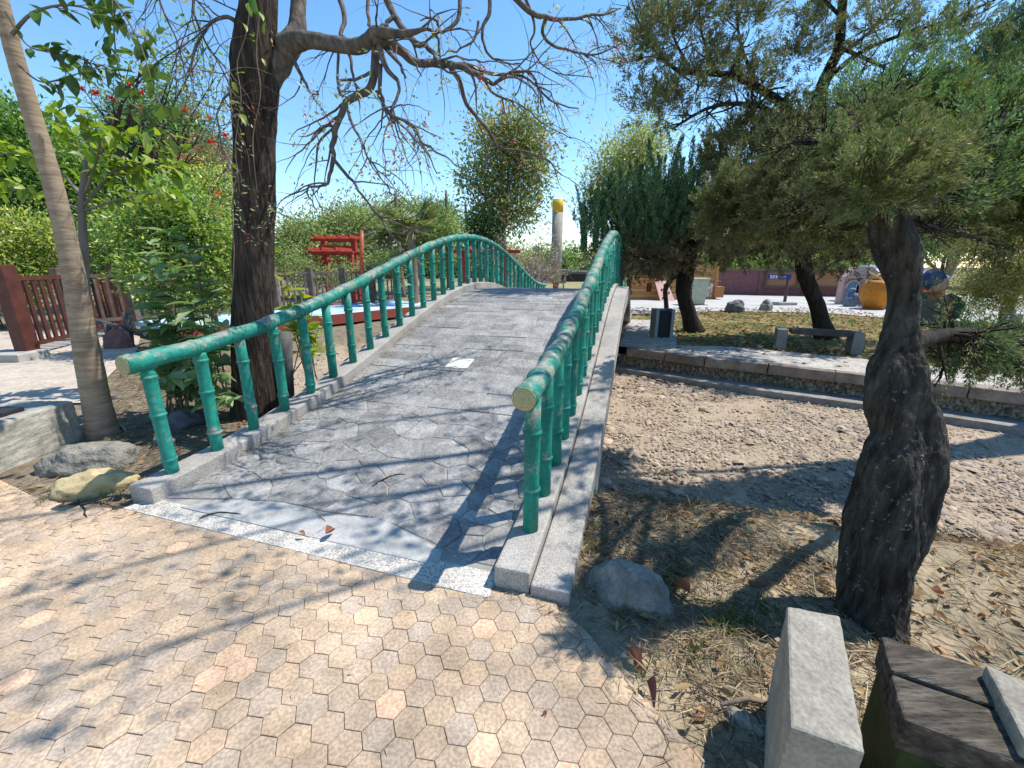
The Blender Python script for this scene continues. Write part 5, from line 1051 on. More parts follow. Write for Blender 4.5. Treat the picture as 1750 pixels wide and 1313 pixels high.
BR += [([((u - 450) / .3714, v / .3714, w_) for u, v, w_ in q_], ya_, yb_, 5) for q_, ya_, yb_ in (
 ([(428, 60, 12), (390, 30, 8), (350, 50, 5), (325, 110, 3.5), (300, 150, 2)], 0, -.4), ([(430, 20, 12), (380, -30, 9), (330, -10, 6), (345, 60, 4), (385, 130, 3), (395, 200, 2)], 0, -.3), ([(425, -40, 12), (340, -90, 9), (270, -60, 6), (280, 20, 4), (310, 90, 3), (330, 170, 2), (385, 190, 1.5)], .1, .3), ([(428, 110, 9), (400, 150, 5), (372, 190, 3.5), (375, 240, 2.5), (398, 300, 1.5)], -.1, -.4))]
for q, ya, yb, tw in BR:
    pl = zp([(x, y, w_ * (.3714 if False else 1) * (.95 if w_ > 20 else 1.0)) for x, y, w_ in q]); P, R = pxline(pl, Yf + ya, Yf + yb); n_ = max(10, 5 * len(q)); P, R = resample(P, R, n_)
    jt = np.array([[mnoise.noise((i * .35, ya * 9 + k * 7, q[0][0] * .01)) for k in range(3)] for i in range(n_)]) * (.035 if R[0] < .06 else .012) * (np.linspace(0, 1, n_)[:, None]); P = P + jt
    mb.tube(P, R, 12 if R[0] > .06 else 7, cap=False, disp=(lambda a, L, p: 1 + .16 * fbm(Vector(p) * 10)) if R[0] > .03 else None)
    L = np.linalg.norm(np.diff(P, axis=0), axis=1).sum()
    for _ in range(int(tw * L * 2.0)):
        k = random.randint(n_ // 3, n_ - 2); d = unit(P[k + 1] - P[k]) + rng.normal(0, .7, 3) * [1, .8, 1]; grow(mb, P[k], d, random.uniform(.25, .75), min(R[k] * .5, .011) + .0015, 1, endsf, .34, -.16, 2, 4, .06)
    endsf.append((P[-1], unit(P[-1] - P[-2])))
mb.build('branches', M_bk_limb, o)
C = np.array([e[0] for e in endsf]); C = C[rng.random(len(C)) < .5]
Cg = C[rng.random(len(C)) < .62]; parts = [cluster_leaves(Cg, 10, .035, .045, .34, [(3, (.14, .17, .07)), (2, (.20, .22, .10)), (1, (.24, .18, .08)), (1, (.08, .12, .04))])]
Cr = C[rng.random(len(C)) < .20]; parts.append(cluster_leaves(Cr, 9, .026, .034, .4, [(3, (.22, .045, .05)), (2, (.30, .06, .05)), (1, (.14, .05, .05))]))
V, T, c = merge(parts); link('crown', tri_mesh('crown', V, T, M_leaf, c), o)
# vine leaves on the trunk
def big_leaf(kind, L=1.0, W=.5, m=None, cup=.12, droop=.25, nseg=6):
    mb = MB(); V = []
    for i in range(nseg + 1):
        t_ = i / nseg; wd = W * .5 * (math.sin(PI * t_ ** .8) ** .8 if 0 < t_ < 1 else 0.02); z_ = -droop * t_ * t_ * L
        for s_ in (-1, 0, 1): V.append((t_ * L, s_ * wd * L, z_ + (abs(s_) * cup * wd * 2 * L)))
    Fc = []
    for i in range(nseg):
        for k in range(2): Fc.append((i * 3 + k, i * 3 + k + 1, (i + 1) * 3 + k + 1, (i + 1) * 3 + k))
    mb.add(V, Fc, True); return mb.mesh('leaf', m)
M_l_bright = leafmat('bright_leaf', .42, .04, [(.08, .17, .022), (.18, .28, .03), (.30, .37, .05), (.11, .20, .028)])
M_l_var = leafmat('variegated_leaf', .32, .05, [(.06, .14, .035), (.12, .22, .055), (.22, .31, .12), (.34, .40, .20), (.09, .18, .05)])
M_l_yel = leafmat('yellow_leaf', .45, .04, [(.22, .28, .02), (.32, .34, .03), (.12, .20, .02)])
LB = [big_leaf(0, 1, .46, M_l_bright, .15, .3), big_leaf(0, 1, .55, M_l_bright, .1, .15)]; LVv = [big_leaf(0, 1, .42, M_l_var, .18, .35), big_leaf(0, 1, .5, M_l_var, .1, .2), big_leaf(0, 1, .38, M_l_var, .2, .5)]; LY = [big_leaf(0, 1, .4, M_l_yel, .15, .35)]
def put_leaf(parent, meshes, p, d, size, roll=None):
    d = Vector(d).normalized(); q = d.to_track_quat('X', 'Z').to_euler(); o_ = link('leaf', random.choice(meshes), parent, tuple(p), (q.x + (roll if roll is not None else random.gauss(0, .5)), q.y, q.z)); o_.scale = (size * random.uniform(.8, 1.2),) * 3; return o_
vine = empty('climbing_vine', tuple(at(425, 200, Yf - .3)), 'thin climbing vine with bright yellow-green leaves on the big dark trunk', 'vine'); mb = MB()
for q in ([(410, 330), (402, 250), (412, 170), (405, 110), (420, 60), (428, 0), (425, -60)], [(440, 330), (432, 240), (445, 160), (438, 90), (444, 20)], [(395, 520), (400, 430), (396, 360), (404, 300)]):
    P, R = pxline([(*x, 2) for x in q], Yf - .285); P, R = resample(P, R, 24); mb.tube(P, R, 5)
mb.build('stem', M_bk_tan, vine)
for u, v, s_ in ((405, 175, .17), (412, 195, .14), (418, 125, .12), (432, 60, .15), (440, 20, .16), (455, 38, .14), (425, 5, .17), (436, 72, .12), (398, 140, .12), (410, 230, .1), (430, -10, .2), (395, 280, .1), (415, 40, .11), (448, 100, .09)):
    put_leaf(vine, LY if random.random() < .55 else LB, at(u, v, Yf - .36), (random.uniform(-.3, .8), -.5, random.uniform(-1.0, .1)), s_ * .75)

# ---- pale slim leaning tree at the left
o = empty('slim_tree', tuple(g(178, 752)), 'pale smooth slim tree leaning left at the left edge', 'tree'); mb = MB(); Yl0, Yl1 = 3.72, 3.4
P, R = pxline([(190, 775, 90), (178, 745, 62), (166, 690, 54), (152, 620, 52), (138, 540, 47), (122, 450, 43), (102, 360, 41), (78, 270, 39), (50, 180, 38), (24, 90, 37), (0, 0, 36), (-30, -110, 32), (-70, -260, 24), (-110, -420, 12)], Yl0, Yl1); P[0][2] = -.08; P, R = resample(P, R, 70); mb.tube(P, R, 28, disp=lambda a, L, p: 1 + .03 * math.sin(L * 55 + 2 * math.sin(a)) * .5 + .06 * fbm(Vector(p) * 6)); mb.build('trunk', M_bk_pale, o)
mb = MB(); ends = []
for q in ([(20, 60, 10), (60, 20, 7), (130, 10, 5), (200, 40, 3), (240, 80, 2)], [(-5, -30, 10), (70, -60, 8), (160, -40, 5), (215, 30, 4), (245, 90, 3), (262, 150, 2), (275, 180, 1.5)], [(10, 20, 8), (50, 80, 4), (110, 90, 3), (160, 110, 2)], [(-10, -60, 8), (100, -120, 6), (190, -60, 4), (195, 60, 3), (205, 130, 2.5), (230, 175, 2)], [(30, 110, 6), (70, 140, 4), (120, 130, 3), (180, 110, 1.5)], [(-20, -100, 8), (60, -200, 6), (140, -160, 4), (300, -80, 2)]):
    P, R = pxline(q, Yl1, Yl1 + random.uniform(-.4, .5)); P, R = resample(P, R, 18); mb.tube(P, R, 6, cap=False)
    for k in range(5, 18):
        if random.random() < .55: grow(mb, P[k], unit(P[min(k + 1, 17)] - P[k - 1]) + rng.normal(0, .5, 3), random.uniform(.12, .3), .004, 0, ends, .25, -.15, 0, 4, .06)
        ends.append((P[k], rng.normal(0, 1, 3)))
mb.build('branches', M_bk_grey, o)
M_l_dk = leafmat('round_leaf', .35, .04, [(.04, .08, .018), (.07, .13, .025), (.10, .18, .03), (.055, .10, .03)]); LD = [big_leaf(0, 1, .56, M_l_dk, .1, .15, 4), big_leaf(0, 1, .48, M_l_dk, .16, .25, 4)]
for p, d in ends:
    for _ in range(random.choice((1, 2, 2))):
        put_leaf(o, LD, p + rng.normal(0, .03, 3), d * .5 + rng.normal(0, .6, 3) + [0, 0, -.35], random.uniform(.075, .13))
# ---- bright broad leaves hanging in at the left, on a sapling
o = empty('broad_leaf_sapling', (-5.9, 5.2, 0), 'leafy sapling with bright yellow-green broad leaves behind the pale slim tree', 'tree'); mb = MB(); Ys_ = 5.2
base_ = at(140, 560, Ys_); P, R = pxline([(150, 600, 22), (146, 500, 20), (143, 420, 18), (140, 340, 15), (150, 260, 10), (140, 190, 6)], Ys_); P = np.vstack([[P[0][0], Ys_, -.05], P]); R = np.concatenate([[R[0]], R]); P, R = resample(P, R, 20); mb.tube(P, R, 9); ends = []
for q in ([(145, 350, 8), (200, 290, 6), (260, 280, 4), (310, 290, 2)], [(148, 300, 8), (190, 240, 5), (230, 230, 3), (285, 250, 2)], [(143, 340, 8), (90, 280, 6), (40, 260, 4), (-20, 270, 2)], [(145, 280, 6), (110, 220, 4), (90, 190, 2)], [(146, 360, 7), (210, 340, 5), (280, 330, 3), (320, 350, 2)], [(146, 330, 7), (170, 250, 4), (150, 190, 2)], [(143, 360, 7), (60, 330, 5), (0, 320, 3)], [(150, 260, 5), (200, 270, 4), (240, 300, 2)]):
    P, R = pxline(q, Ys_, Ys_ + random.uniform(-.9, .6)); P, R = resample(P, R, 14); mb.tube(P, R, 6, cap=False); ends += [(P[k], unit(P[min(k + 1, 13)] - P[k - 1])) for k in range(3, 14)]
mb.build('trunk', M_bk_grey, o)
for p, d in ends:
    for _ in range(5): put_leaf(o, LB, p + rng.normal(0, .05, 3), d * .6 + rng.normal(0, .6, 3) + [0, 0, -.25], random.uniform(.10, .175))
# ---- shrub with big variegated leaves behind the left railing
o = empty('broad_leaf_shrub', tuple(g(320, 700)), 'tall shrub with big pale-veined leaves between the slim tree and the big dark trunk', 'shrub'); mb = MB(); b = g(325, 705); ends = []
for u, v in ((250, 440), (290, 400), (330, 430), (360, 480), (300, 500), (270, 540), (385, 560), (340, 560), (310, 620), (370, 640), (395, 620), (245, 480), (355, 690), (325, 670), (400, 680), (300, 460), (270, 470), (330, 520), (262, 420), (315, 410), (285, 520), (345, 470), (372, 520), (255, 560), (300, 580), (350, 600), (290, 640)):
    e = at(u, v, 3.9 + random.uniform(-.25, .5)); s0_ = b + [random.uniform(-.25, .3), random.uniform(-.1, .3), -.03]; P, R = resample([s0_, s0_ * .5 + e * .5 + [random.uniform(-.1, .1), 0, .12], e], [.011, .008, .003], 12); mb.tube(P, R, 6); ends += [(P[k], unit(P[min(k + 1, 11)] - P[k - 1]), k / 11) for k in range(3, 12)]
mb.build('stems', M_bk_tan, o)
for p, d, f in ends:
    for _ in range(random.choice((2, 2, 3))):
        a = random.uniform(0, 6.28); put_leaf(o, LVv, p, np.array([math.cos(a), math.sin(a) - .3, random.uniform(-.3, .35)]) + d * .5, random.uniform(.13, .23), random.gauss(0, .25))
# yellow-leaved plant right of the dark trunk
o = empty('broad_leaf_shrub', tuple(g(500, 620)), 'leafy plant with yellow-tipped narrow leaves right of the big dark trunk', 'shrub'); mb = MB(); b = g(505, 640); ends = []
for u, v in ((480, 480), (500, 500), (520, 510), (490, 540), (540, 520), (478, 430), (515, 560), (530, 580), (480, 570), (545, 560), (560, 590)):
    e = at(u, v, 5.4 + random.uniform(-.3, .5)); s0_ = b + [random.uniform(-.2, .3), random.uniform(-.1, .3), -.1]; P, R = resample([s0_, s0_ * .5 + e * .5 + [0, 0, .1], e], [.01, .007, .003], 10); mb.tube(P, R, 6); ends += [(P[k], unit(P[min(k + 1, 9)] - P[k - 1])) for k in range(4, 10)]
mb.build('stems', M_bk_tan, o)
for p, d in ends:
    for _ in range(2): a = random.uniform(0, 6.28); put_leaf(o, LY if random.random() < .4 else LB, p, np.array([math.cos(a), math.sin(a), random.uniform(-.2, .4)]) + d * .4, random.uniform(.12, .22))

# ------------------------------------------------------------------ background trees (left to right)
tree('hedge_tree', 'yellow-green variegated bush behind the red-brown fence at the left edge', (-13.2, 10.8), 2.6, .1, [ell(-80, 360, 60, 470, 11), ell(20, 365, 110, 468, 11.3), ell(-60, 420, 80, 520, 10.8)], 420, 55, .09, .5, G_yel, M_bk_grey, 'shrub', spread=.17)
tree('hedge_tree', 'deep green bush behind the orange fence panel', (-10.6, 13.0), 2.5, .1, [ell(150, 370, 260, 470, 13), ell(220, 340, 320, 470, 13.2), ell(180, 430, 330, 530, 13.6)], 420, 55, .10, .5, G_mid + [(3, (.17, .22, .04)), (2, (.26, .27, .06))], M_bk_grey, 'shrub', spread=.2)
tree('hedge_tree', 'tall yellow-leaved hedge tree left of the big dark trunk', (-8.8, 13.5), 3.5, .12, [ell(300, 280, 410, 400, 13.3), ell(310, 360, 430, 470, 13.1), ell(270, 330, 350, 450, 13.7)], 620, 60, .09, .5, G_yel, M_bk_grey, 'tree', spread=.18)
tree('dark_cypress', 'dark green conifer rising behind the yellow hedge tree', (-11.5, 17), 7, .2, [ell(200, 175, 330, 300, 17), ell(270, 150, 310, 230, 17), ell(180, 210, 280, 330, 17.5), ell(300, 190, 370, 330, 17), ell(190, 170, 250, 240, 17)], 560, 60, .14, .3, G_dark, M_bk_dark, 'tree', spread=.28)
tree('leafy_tree', 'broad mid-green tree behind the slim trunk at the far left', (-15.5, 15), 6, .2, [ell(-60, 170, 80, 300, 15), ell(0, 230, 130, 390, 15), ell(-100, 280, 60, 400, 14.5), ell(90, 240, 210, 400, 15.4)], 900, 60, .15, .45, G_mid, M_bk_grey, 'tree', spread=.33)
tree('leafy_bush', 'dense yellow-green leafy bush right behind the broad-leaf shrub', (-5.6, 7.9), 2.2, .07, [ell(200, 350, 300, 450, 7.8), ell(250, 300, 350, 430, 8.0), ell(310, 350, 400, 460, 8.1), ell(220, 420, 330, 520, 7.6), ell(330, 430, 405, 530, 8.0)], 420, 50, .085, .48, [(4, (.09, .16, .03)), (3, (.16, .22, .04)), (2, (.28, .29, .07)), (2, (.05, .10, .022))], M_bk_grey, 'shrub', spread=.14)
# coral tree with red flowers
o = empty('coral_tree', (-9.8, 11.5, 0), 'thin-branched coral tree with scattered scarlet flowers above the left hedge', 'tree'); mb = MB(); ends = []
P, R = resample([(-9.6, 11.6, -.1), (-9.5, 11.5, 1.6), (-9.4, 11.4, 3.2), (-9.6, 11.4, 5)], [.14, .11, .09, .04], 14); mb.tube(P, R, 9)
for u, v in ((140, 150), (190, 165), (235, 150), (235, 182), (330, 198), (355, 200), (385, 230), (360, 245), (300, 120), (250, 60), (340, 60), (370, 130), (310, 200), (390, 280), (280, 100), (330, 20), (365, 60), (220, 110), (380, 330), (340, 260)):
    e = at(u, v, 11.5 + random.uniform(-1, 1)); k = random.randint(4, 12); m_ = (P[k] + e) / 2 + rng.normal(0, .25, 3); q, r_ = resample([P[k], m_, e], [.035, .022, .008], 12); mb.tube(q, r_, 6, cap=False); ends.append((q[-1], unit(q[-1] - q[-2])))
    for k2 in (5, 7, 8, 9, 10): grow(mb, q[k2], unit(q[k2] - q[k2 - 1]) + rng.normal(0, .6, 3), random.uniform(.5, 1.1), .01, 1, ends, .3, -.05, 2, 4, .15)
mb.build('trunk', M_bk_dark, o)
C = np.array([e[0] for e in ends]); parts = [cluster_leaves(C[rng.random(len(C)) < .55], 9, .11, .12, .45, G_mid)]
link('crown', tri_mesh('crown', *merge(parts)[:2], M_leaf, merge(parts)[2]) if False else tri_mesh('crown', parts[0][0], parts[0][1], M_leaf, parts[0][2]), o)
fl = [at(u, v, 11.4) for u, v in ((137, 150), (163, 158), (192, 168), (236, 184), (240, 158), (220, 145), (336, 199), (357, 202), (386, 231), (360, 243), (372, 330), (318, 190))]
for p in fl:
    p = np.asarray(p); nL = 26; D = rdirs(nL) * [1, 1, .6]; V, T, c = leaf_arrays(np.tile(p, (nL, 1)), D, rdirs(nL), rng.uniform(.06, .14, nL), rng.uniform(.03, .05, nL), pick([(3, (.55, .03, .02)), (1, (.65, .08, .03))], nL)); link('flower', tri_mesh('flower', V, T, M_leaf, c), o)
tree('rust_shrub', 'rusty brown-leaved bush between the yellow hedge and the big dark trunk', (-9.6, 15), 3.5, .1, [ell(330, 240, 400, 330, 15), ell(290, 250, 360, 320, 15.5)], 130, 45, .11, .4, [(3, (.22, .09, .05)), (2, (.16, .12, .05)), (1, (.10, .12, .04))], M_bk_grey, 'shrub', spread=.26)
# middle background
tree('leafy_tree', 'light green bushy tree behind the red pergola', (-5.6, 22), 5, .16, [ell(470, 370, 580, 470, 22), ell(540, 350, 650, 440, 23), ell(480, 400, 620, 480, 21.5)], 620, 60, .16, .45, G_pale, M_bk_grey, spread=.35)
tree('leafy_bush', 'low pale green bush in front of the red pergola posts', (-4.9, 15.2), 1.6, .06, [ell(478, 430, 530, 480, 15.2), ell(540, 458, 640, 486, 15.4), ell(625, 425, 690, 475, 15.5)], 120, 45, .10, .4, G_pale, M_bk_grey, 'shrub', spread=.17)
tree('leafy_tree', 'rounded green tree behind the left railing near its crest', (-3.6, 25), 5.5, .18, [ell(640, 345, 745, 440, 25), ell(690, 350, 782, 430, 25), ell(600, 360, 700, 450, 26)], 620, 60, .17, .45, G_pale + [(3, (.08, .15, .03))], M_bk_grey, spread=.38)
tree('leafy_tree', 'dark rounded tree directly right of the fan palm', (-3.4, 33), 6, .18, [ell(735, 355, 782, 420, 33)], 120, 60, .2, .45, G_dark, M_bk_grey, spread=.4)
tree('tall_tree', 'tall open-crowned tree against the sky between palm and beige column', (-.6, 30), 11.5, .26, [ell(800, 190, 910, 290, 30), ell(780, 260, 880, 350, 30), ell(850, 250, 945, 350, 30), ell(790, 320, 930, 400, 30), ell(840, 200, 950, 270, 30.5)], 290, 46, .30, .42, G_olive + [(3, (.08, .12, .03))], M_bk_grey, spread=.5, shell=.3)
tree('dark_tree', 'small dark tree at the foot of the tall open-crowned tree', (-1.6, 29), 4, .14, [ell(800, 372, 850, 430, 29)], 110, 60, .2, .45, G_dark, M_bk_dark, spread=.4)
# fan palm
o = empty('fan_palm', (-3.3, 14.6, 0), 'fan palm with spiky round fronds behind the left railing', 'palm'); pc_ = at(700, 395, 14.6); mb = MB(); P, R = resample([(pc_[0], 14.6, -.1), (pc_[0] + .05, 14.6, 1.5), (pc_[0], 14.6, pc_[2])], [.16, .14, .12], 8); mb.tube(P, R, 9); mb.build('trunk', M_bk_tan, o)
for k in range(20):
    d = unit(np.array([rng.normal(), rng.normal() * .8, rng.uniform(-.35, 1.0)])); tip = pc_ + d * random.uniform(.5, .85) + [0, 0, -.1]; mb = MB(); mb.tube([pc_, (pc_ + tip) / 2 + [0, 0, .05], tip], [.015, .012, .008], 5); f_ = mb.build('frond', M_bk_tan, o)
    nL = 34; s1_ = unit(np.cross(d, [0, 0, 1.])); u1_ = np.cross(s1_, d); an = np.linspace(-2.0, 2.0, nL); D = d[None] * np.cos(an)[:, None] + s1_[None] * np.sin(an)[:, None] + u1_[None] * rng.normal(0, .12, (nL, 1)); V, T, c = leaf_arrays(np.tile(tip, (nL, 1)), D, np.tile(u1_, (nL, 1)), rng.uniform(.55, .8, nL), .05, pick([(3, (.09, .14, .035)), (2, (.15, .19, .06)), (1, (.26, .21, .09))], nL)); link('blades', tri_mesh('blades', V, T, M_leaf, c), f_)
# bare grey-pink shrub behind the column
o = empty('bare_shrub', (.2, 21, 0), 'bare pinkish-grey twiggy tree between the bridge crest and the beige column', 'tree'); mb = MB(); ends = []
for k in range(16):
    a = random.uniform(0, 6.28); grow(mb, np.array([.1 + random.uniform(-.5, .5), 21 + random.uniform(-.4, .4), .0]), np.array([math.cos(a) * .8, math.sin(a) * .5, 1.0]), random.uniform(2.2, 3.2), .04, 3, ends, .22, .03, 4, 4, .35)
mb.build('branches', plain('pink_grey_twig', (.30, .235, .20), .9, .25), o)
C = np.array([e[0] for e in ends]); V, T, c = cluster_leaves(C[rng.random(len(C)) < .5], 4, .1, .08, .5, [(2, (.30, .24, .18)), (1, (.22, .2, .1))]); link('crown', tri_mesh('crown', V, T, M_leaf, c), o)
tree('pale_tree', 'pale airy tree rising behind the dense juniper', (8.5, 27), 9, .2, [ell(1015, 230, 1130, 330, 27), ell(1060, 205, 1150, 290, 27), ell(1000, 270, 1060, 350, 27)], 240, 44, .2, .42, G_pale + [(2, (.28, .26, .10))], M_bk_grey, spread=.5, shell=.3)
tree('hedge', 'mottled green hedge behind the brick wall', (17, 27), 3, .1, [ell(1220, 420, 1330, 475, 26.5), ell(1300, 425, 1420, 475, 26), ell(1380, 430, 1500, 470, 25), ell(1150, 430, 1240, 480, 27)], 520, 55, .13, .5, G_mid + [(3, (.2, .22, .08))], M_bk_grey, 'hedge', spread=.3)
tree('leafy_tree', 'small bright green tree with tan trunk behind the round kiosk', tuple(at(1612, 500, 17)[:2]), at(1612, 400, 17)[2], .16, [ell(1560, 345, 1680, 410, 17), ell(1570, 370, 1650, 430, 16.8), ell(1600, 340, 1700, 400, 17.2)], 330, 60, .12, .5, [(4, (.07, .15, .03)), (3, (.10, .20, .04)), (1, (.04, .09, .02))], M_bk_tan, spread=.25)
tree('weeping_shrub', 'yellow-green drooping bush at the right edge beyond the lawn', tuple(at(1720, 540, 11.5)[:2]), 3.2, .12, [ell(1650, 360, 1760, 470, 11.5), ell(1690, 420, 1800, 540, 11), ell(1640, 330, 1720, 420, 12), ell(1640, 450, 1720, 530, 11.8), ell(1720, 300, 1850, 420, 11.6)], 760, 55, .075, .3, G_olive + [(3, (.24, .22, .05)), (1, (.30, .17, .05))], M_bk_grey, 'shrub', spread=.16)
tree('dark_tree', 'dark green tree mass behind the brick wall and kiosks', (24, 33), 9, .3, [ell(1380, 330, 1560, 470, 33), ell(1480, 300, 1680, 460, 34), ell(1640, 260, 1800, 450, 32), ell(1250, 350, 1420, 460, 34)], 620, 60, .26, .45, G_dark + [(2, (.09, .14, .04))], M_bk_dark, spread=.6)
# far tree line closing the horizon
cols_ = [G_mid, G_pale, G_olive, G_dark]; lab = ['far hazy green tree left of the bare shrub', 'far olive tree behind the beige column', 'far tree behind the pergola roof', 'far dark tree at the left behind the fences', 'far green tree behind the playhouse', 'far pale tree between pergola and palm', 'far olive tree at the far left edge', 'far green tree behind the sign']
for k, (u0, u1, v0, Y) in enumerate(((740, 900, 405, 62), (890, 1010, 425, 66), (560, 760, 410, 58), (180, 420, 395, 50), (1000, 1200, 400, 60), (400, 600, 410, 55), (-120, 200, 380, 48), (1180, 1420, 405, 58))):
    e1 = ell(u0, v0, u1, 478, Y, .4); e2 = ell(u0 - 15, v0 + 28, (u0 + u1) / 2, 485, Y - 2, .5); e3 = ell((u0 + u1) / 2, v0 + 22, u1 + 15, 485, Y - 2, .5)
    tree('far_tree', lab[k], (e1[0][0], Y), max(2, e1[0][2]), .3, [e1, e2, e3], 300, 50, .42, .5, cols_[(k * 3 + 1) % 4], M_bk_grey, group='far tree line', spread=.8)

# ---- tall bare tree outside the frame to the right, whose branches throw the shade on deck and paving
o = empty('overhanging_tree', (8.0, 5.2, 0), 'tall sparse tree beyond the right edge whose branches shade the deck', 'tree'); mb = MB(); ends = []
P, R = resample([(8.2, 5.2, -.1), (8.1, 5.2, 2), (8.0, 5.1, 4), (7.4, 5.0, 5.6), (6.6, 4.8, 7.2)], [.28, .24, .2, .15, .06], 20); mb.tube(P, R, 12)
for tgt, z_, r_, lv in (((-.9, 2.85), 5.7, .05, .1), ((.5, 2.5), 5.3, .04, .5), ((1.3, 3.2), 5.0, .05, 1), ((1.6, 4.4), 5.6, .045, .5), ((2.1, 3.0), 4.8, .045, 1), ((2.4, 3.6), 5.2, .04, 1), ((1.0, 2.0), 5.4, .04, .7)):
    k = random.randint(12, 18); e = np.array([*tgt, z_]); m1 = P[k] * .62 + e * .38 + rng.normal(0, .15, 3) + [0, 0, .5]; m2 = P[k] * .28 + e * .72 + rng.normal(0, .15, 3) + [0, 0, .3]; q, rr_ = resample([P[k], m1, m2, e], [r_, r_ * .8, r_ * .55, r_ * .2], 30); mb.tube(q, rr_, 8, cap=False)
    for k2 in range(14, 30):
        if random.random() < (.25 if tgt[0] < .6 else .55): en = []; grow(mb, q[k2], unit(q[k2] - q[k2 - 1]) * 1.4 + rng.normal(0, .55, 3), random.uniform(.35, .8), rr_[k2] * .4 + .004, 1, en, .25, -.0, 2, 4, .12); ends += [x for x in en if random.random() < lv]
mb.build('trunk', M_bk_grey, o)
C = np.array([e[0] for e in ends]); V, T, c = cluster_leaves(C, 9, .07, .09, .5, G_mid); link('crown', tri_mesh('crown', V, T, M_leaf, c), o)

# ------------------------------------------------------------------ litter: straw, fallen leaves, twigs, grass tufts
def straw(P, z, L, wd, cols, tilt=.15):
    n = len(P); a = rng.uniform(0, 6.28, n); D = np.stack([np.cos(a), np.sin(a), rng.normal(0, tilt, n)], 1); return leaf_arrays(np.column_stack([P, z]), D, np.tile([0, 0, 1.], (n, 1)) + rng.normal(0, .3, (n, 3)), L, wd, pick(cols, n, .25))
S_c = [(4, (.42, .335, .215)), (3, (.31, .24, .15)), (3, (.17, .13, .085)), (1, (.48, .40, .28))]
bankz = [(.30, 1.66), (.42, 2.45)]
def region(n, poly_): 
    poly_ = np.array(poly_); P = np.stack([rng.uniform(poly_[:, 0].min(), poly_[:, 0].max(), n), rng.uniform(poly_[:, 1].min(), poly_[:, 1].max(), n)], 1); return P[inside(P, poly_)]
RB = [(.30, 1.62), (.36, 2.6), (1.2, 3.0), (2.6, 2.9), (4.5, 1.8), (4.5, .2), (1.2, -.2), (.70, .85)]
P = region(42000, RB); P = P[~inside(P, PLAZA)]; k = nz2(P, 1.7, 2); keep_ = (k + rng.uniform(-.4, .4, len(P)) > -.12) & ((P[:, 0] < 1.6) | (rng.random(len(P)) < .4)); P = P[keep_]
parts = [straw(P, zground(P) + rng.uniform(0, .018, len(P)), rng.uniform(.03, .16, len(P)), rng.uniform(.0018, .005, len(P)), S_c)]
P = region(9000, [(.4, 2.3), (.5, 4.2), (2.5, 4.0), (5, 3.0), (6, .8), (2, 1.6)]); P = P[rng.random(len(P)) < np.clip(1.1 - (P[:, 1] - 2.2) * .5, .08, 1)]; parts.append(straw(P, zground(P) + rng.uniform(.0, .015, len(P)), rng.uniform(.03, .12, len(P)), rng.uniform(.0018, .004, len(P)), S_c))
RL = [tuple(g(205, 868)[:2]), tuple(g(120, 862)[:2]), tuple(g(30, 835)[:2]), tuple(g(150, 745)[:2]), tuple(g(200, 640)[:2]), tuple(g(260, 590)[:2]), (-3.2, 6.2), (-2.5, 4.4), tuple(bp(.1, -.12))]
P = region(16000, RL); parts.append(straw(P, zground(P) + rng.uniform(0, .02, len(P)), rng.uniform(.04, .16, len(P)), rng.uniform(.002, .005, len(P)), S_c))
# straw and grit spilling over the paving edge and lying loose on the tiles
P = region(5200, [(-.1, 1.75), (.45, 1.75), (1.3, -.2), (.2, -.2)]); P = P[inside(P, PLAZA)]; dE = pdist(P, PLL); P = P[dE < rng.exponential(.06, len(P))]; parts.append(straw(P, np.full(len(P), .016), rng.uniform(.02, .10, len(P)), rng.uniform(.0015, .004, len(P)), S_c))
P = region(2600, [(-4.2, 3.0), (-2.3, 2.7), (-2.3, 2.0), (-4.2, 2.2)]); P = P[inside(P, PLAZA)]; dE = pdist(P, PLL); P = P[dE < rng.exponential(.10, len(P))]; parts.append(straw(P, np.full(len(P), .016), rng.uniform(.02, .10, len(P)), rng.uniform(.0015, .004, len(P)), S_c))
P = region(500, [(-4.5, 3.0), (.6, 1.6), (.9, .5), (-3, .5)]); P = P[inside(P, PLAZA)]; parts.append(straw(P, np.full(len(P), .016), rng.uniform(.015, .06, len(P)), rng.uniform(.0015, .004, len(P)), S_c))
P = np.array([bp(rng.uniform(-.1, 5), rng.uniform(.1, BW - .12)) for _ in range(420)]); parts.append(straw(P, np.array([dk((p - B0) @ AX) for p in P]) + .008, rng.uniform(.015, .06, len(P)), rng.uniform(.0015, .0035, len(P)), S_c))
# drifts along the deck kerbs
P = np.array([bp(rng.uniform(.1, 4.5), .10 + abs(rng.normal(0, .05))) for _ in range(700)]); zz_ = np.array([dk((p - B0) @ AX) for p in P]) + .008; parts.append(straw(P, zz_, rng.uniform(.02, .09, len(P)), .003, S_c, .3))
V, T, c = merge(parts); setp(link('dry_grass', tri_mesh('dry_grass', V, T, M_dry, c)), 'dry straw and needles strewn over the bare ground', 'straw', kind='stuff')
LL = [(4, (.26, .15, .07)), (3, (.34, .21, .10)), (2, (.16, .09, .05)), (1, (.40, .30, .14))]
P = np.concatenate([region(2200, RB), region(1300, RL), scatter(5200, 2.5, 12, 7, 16), scatter(2500, 1.0, 6, 2.2, 9)]); P = P[~inside(P, PLAZA)]
bk = pdist(P, wl) < 1.2; keep = ~(bk & (zground(P) > -.05)) | (rng.random(len(P)) < .15); P = P[keep]; n = len(P); far_ = P[:, 1] > 6; keep = (~((zground(P) < -.3) & (rng.random(n) < .8))); P = P[keep]; n = len(P); far_ = P[:, 1] > 6
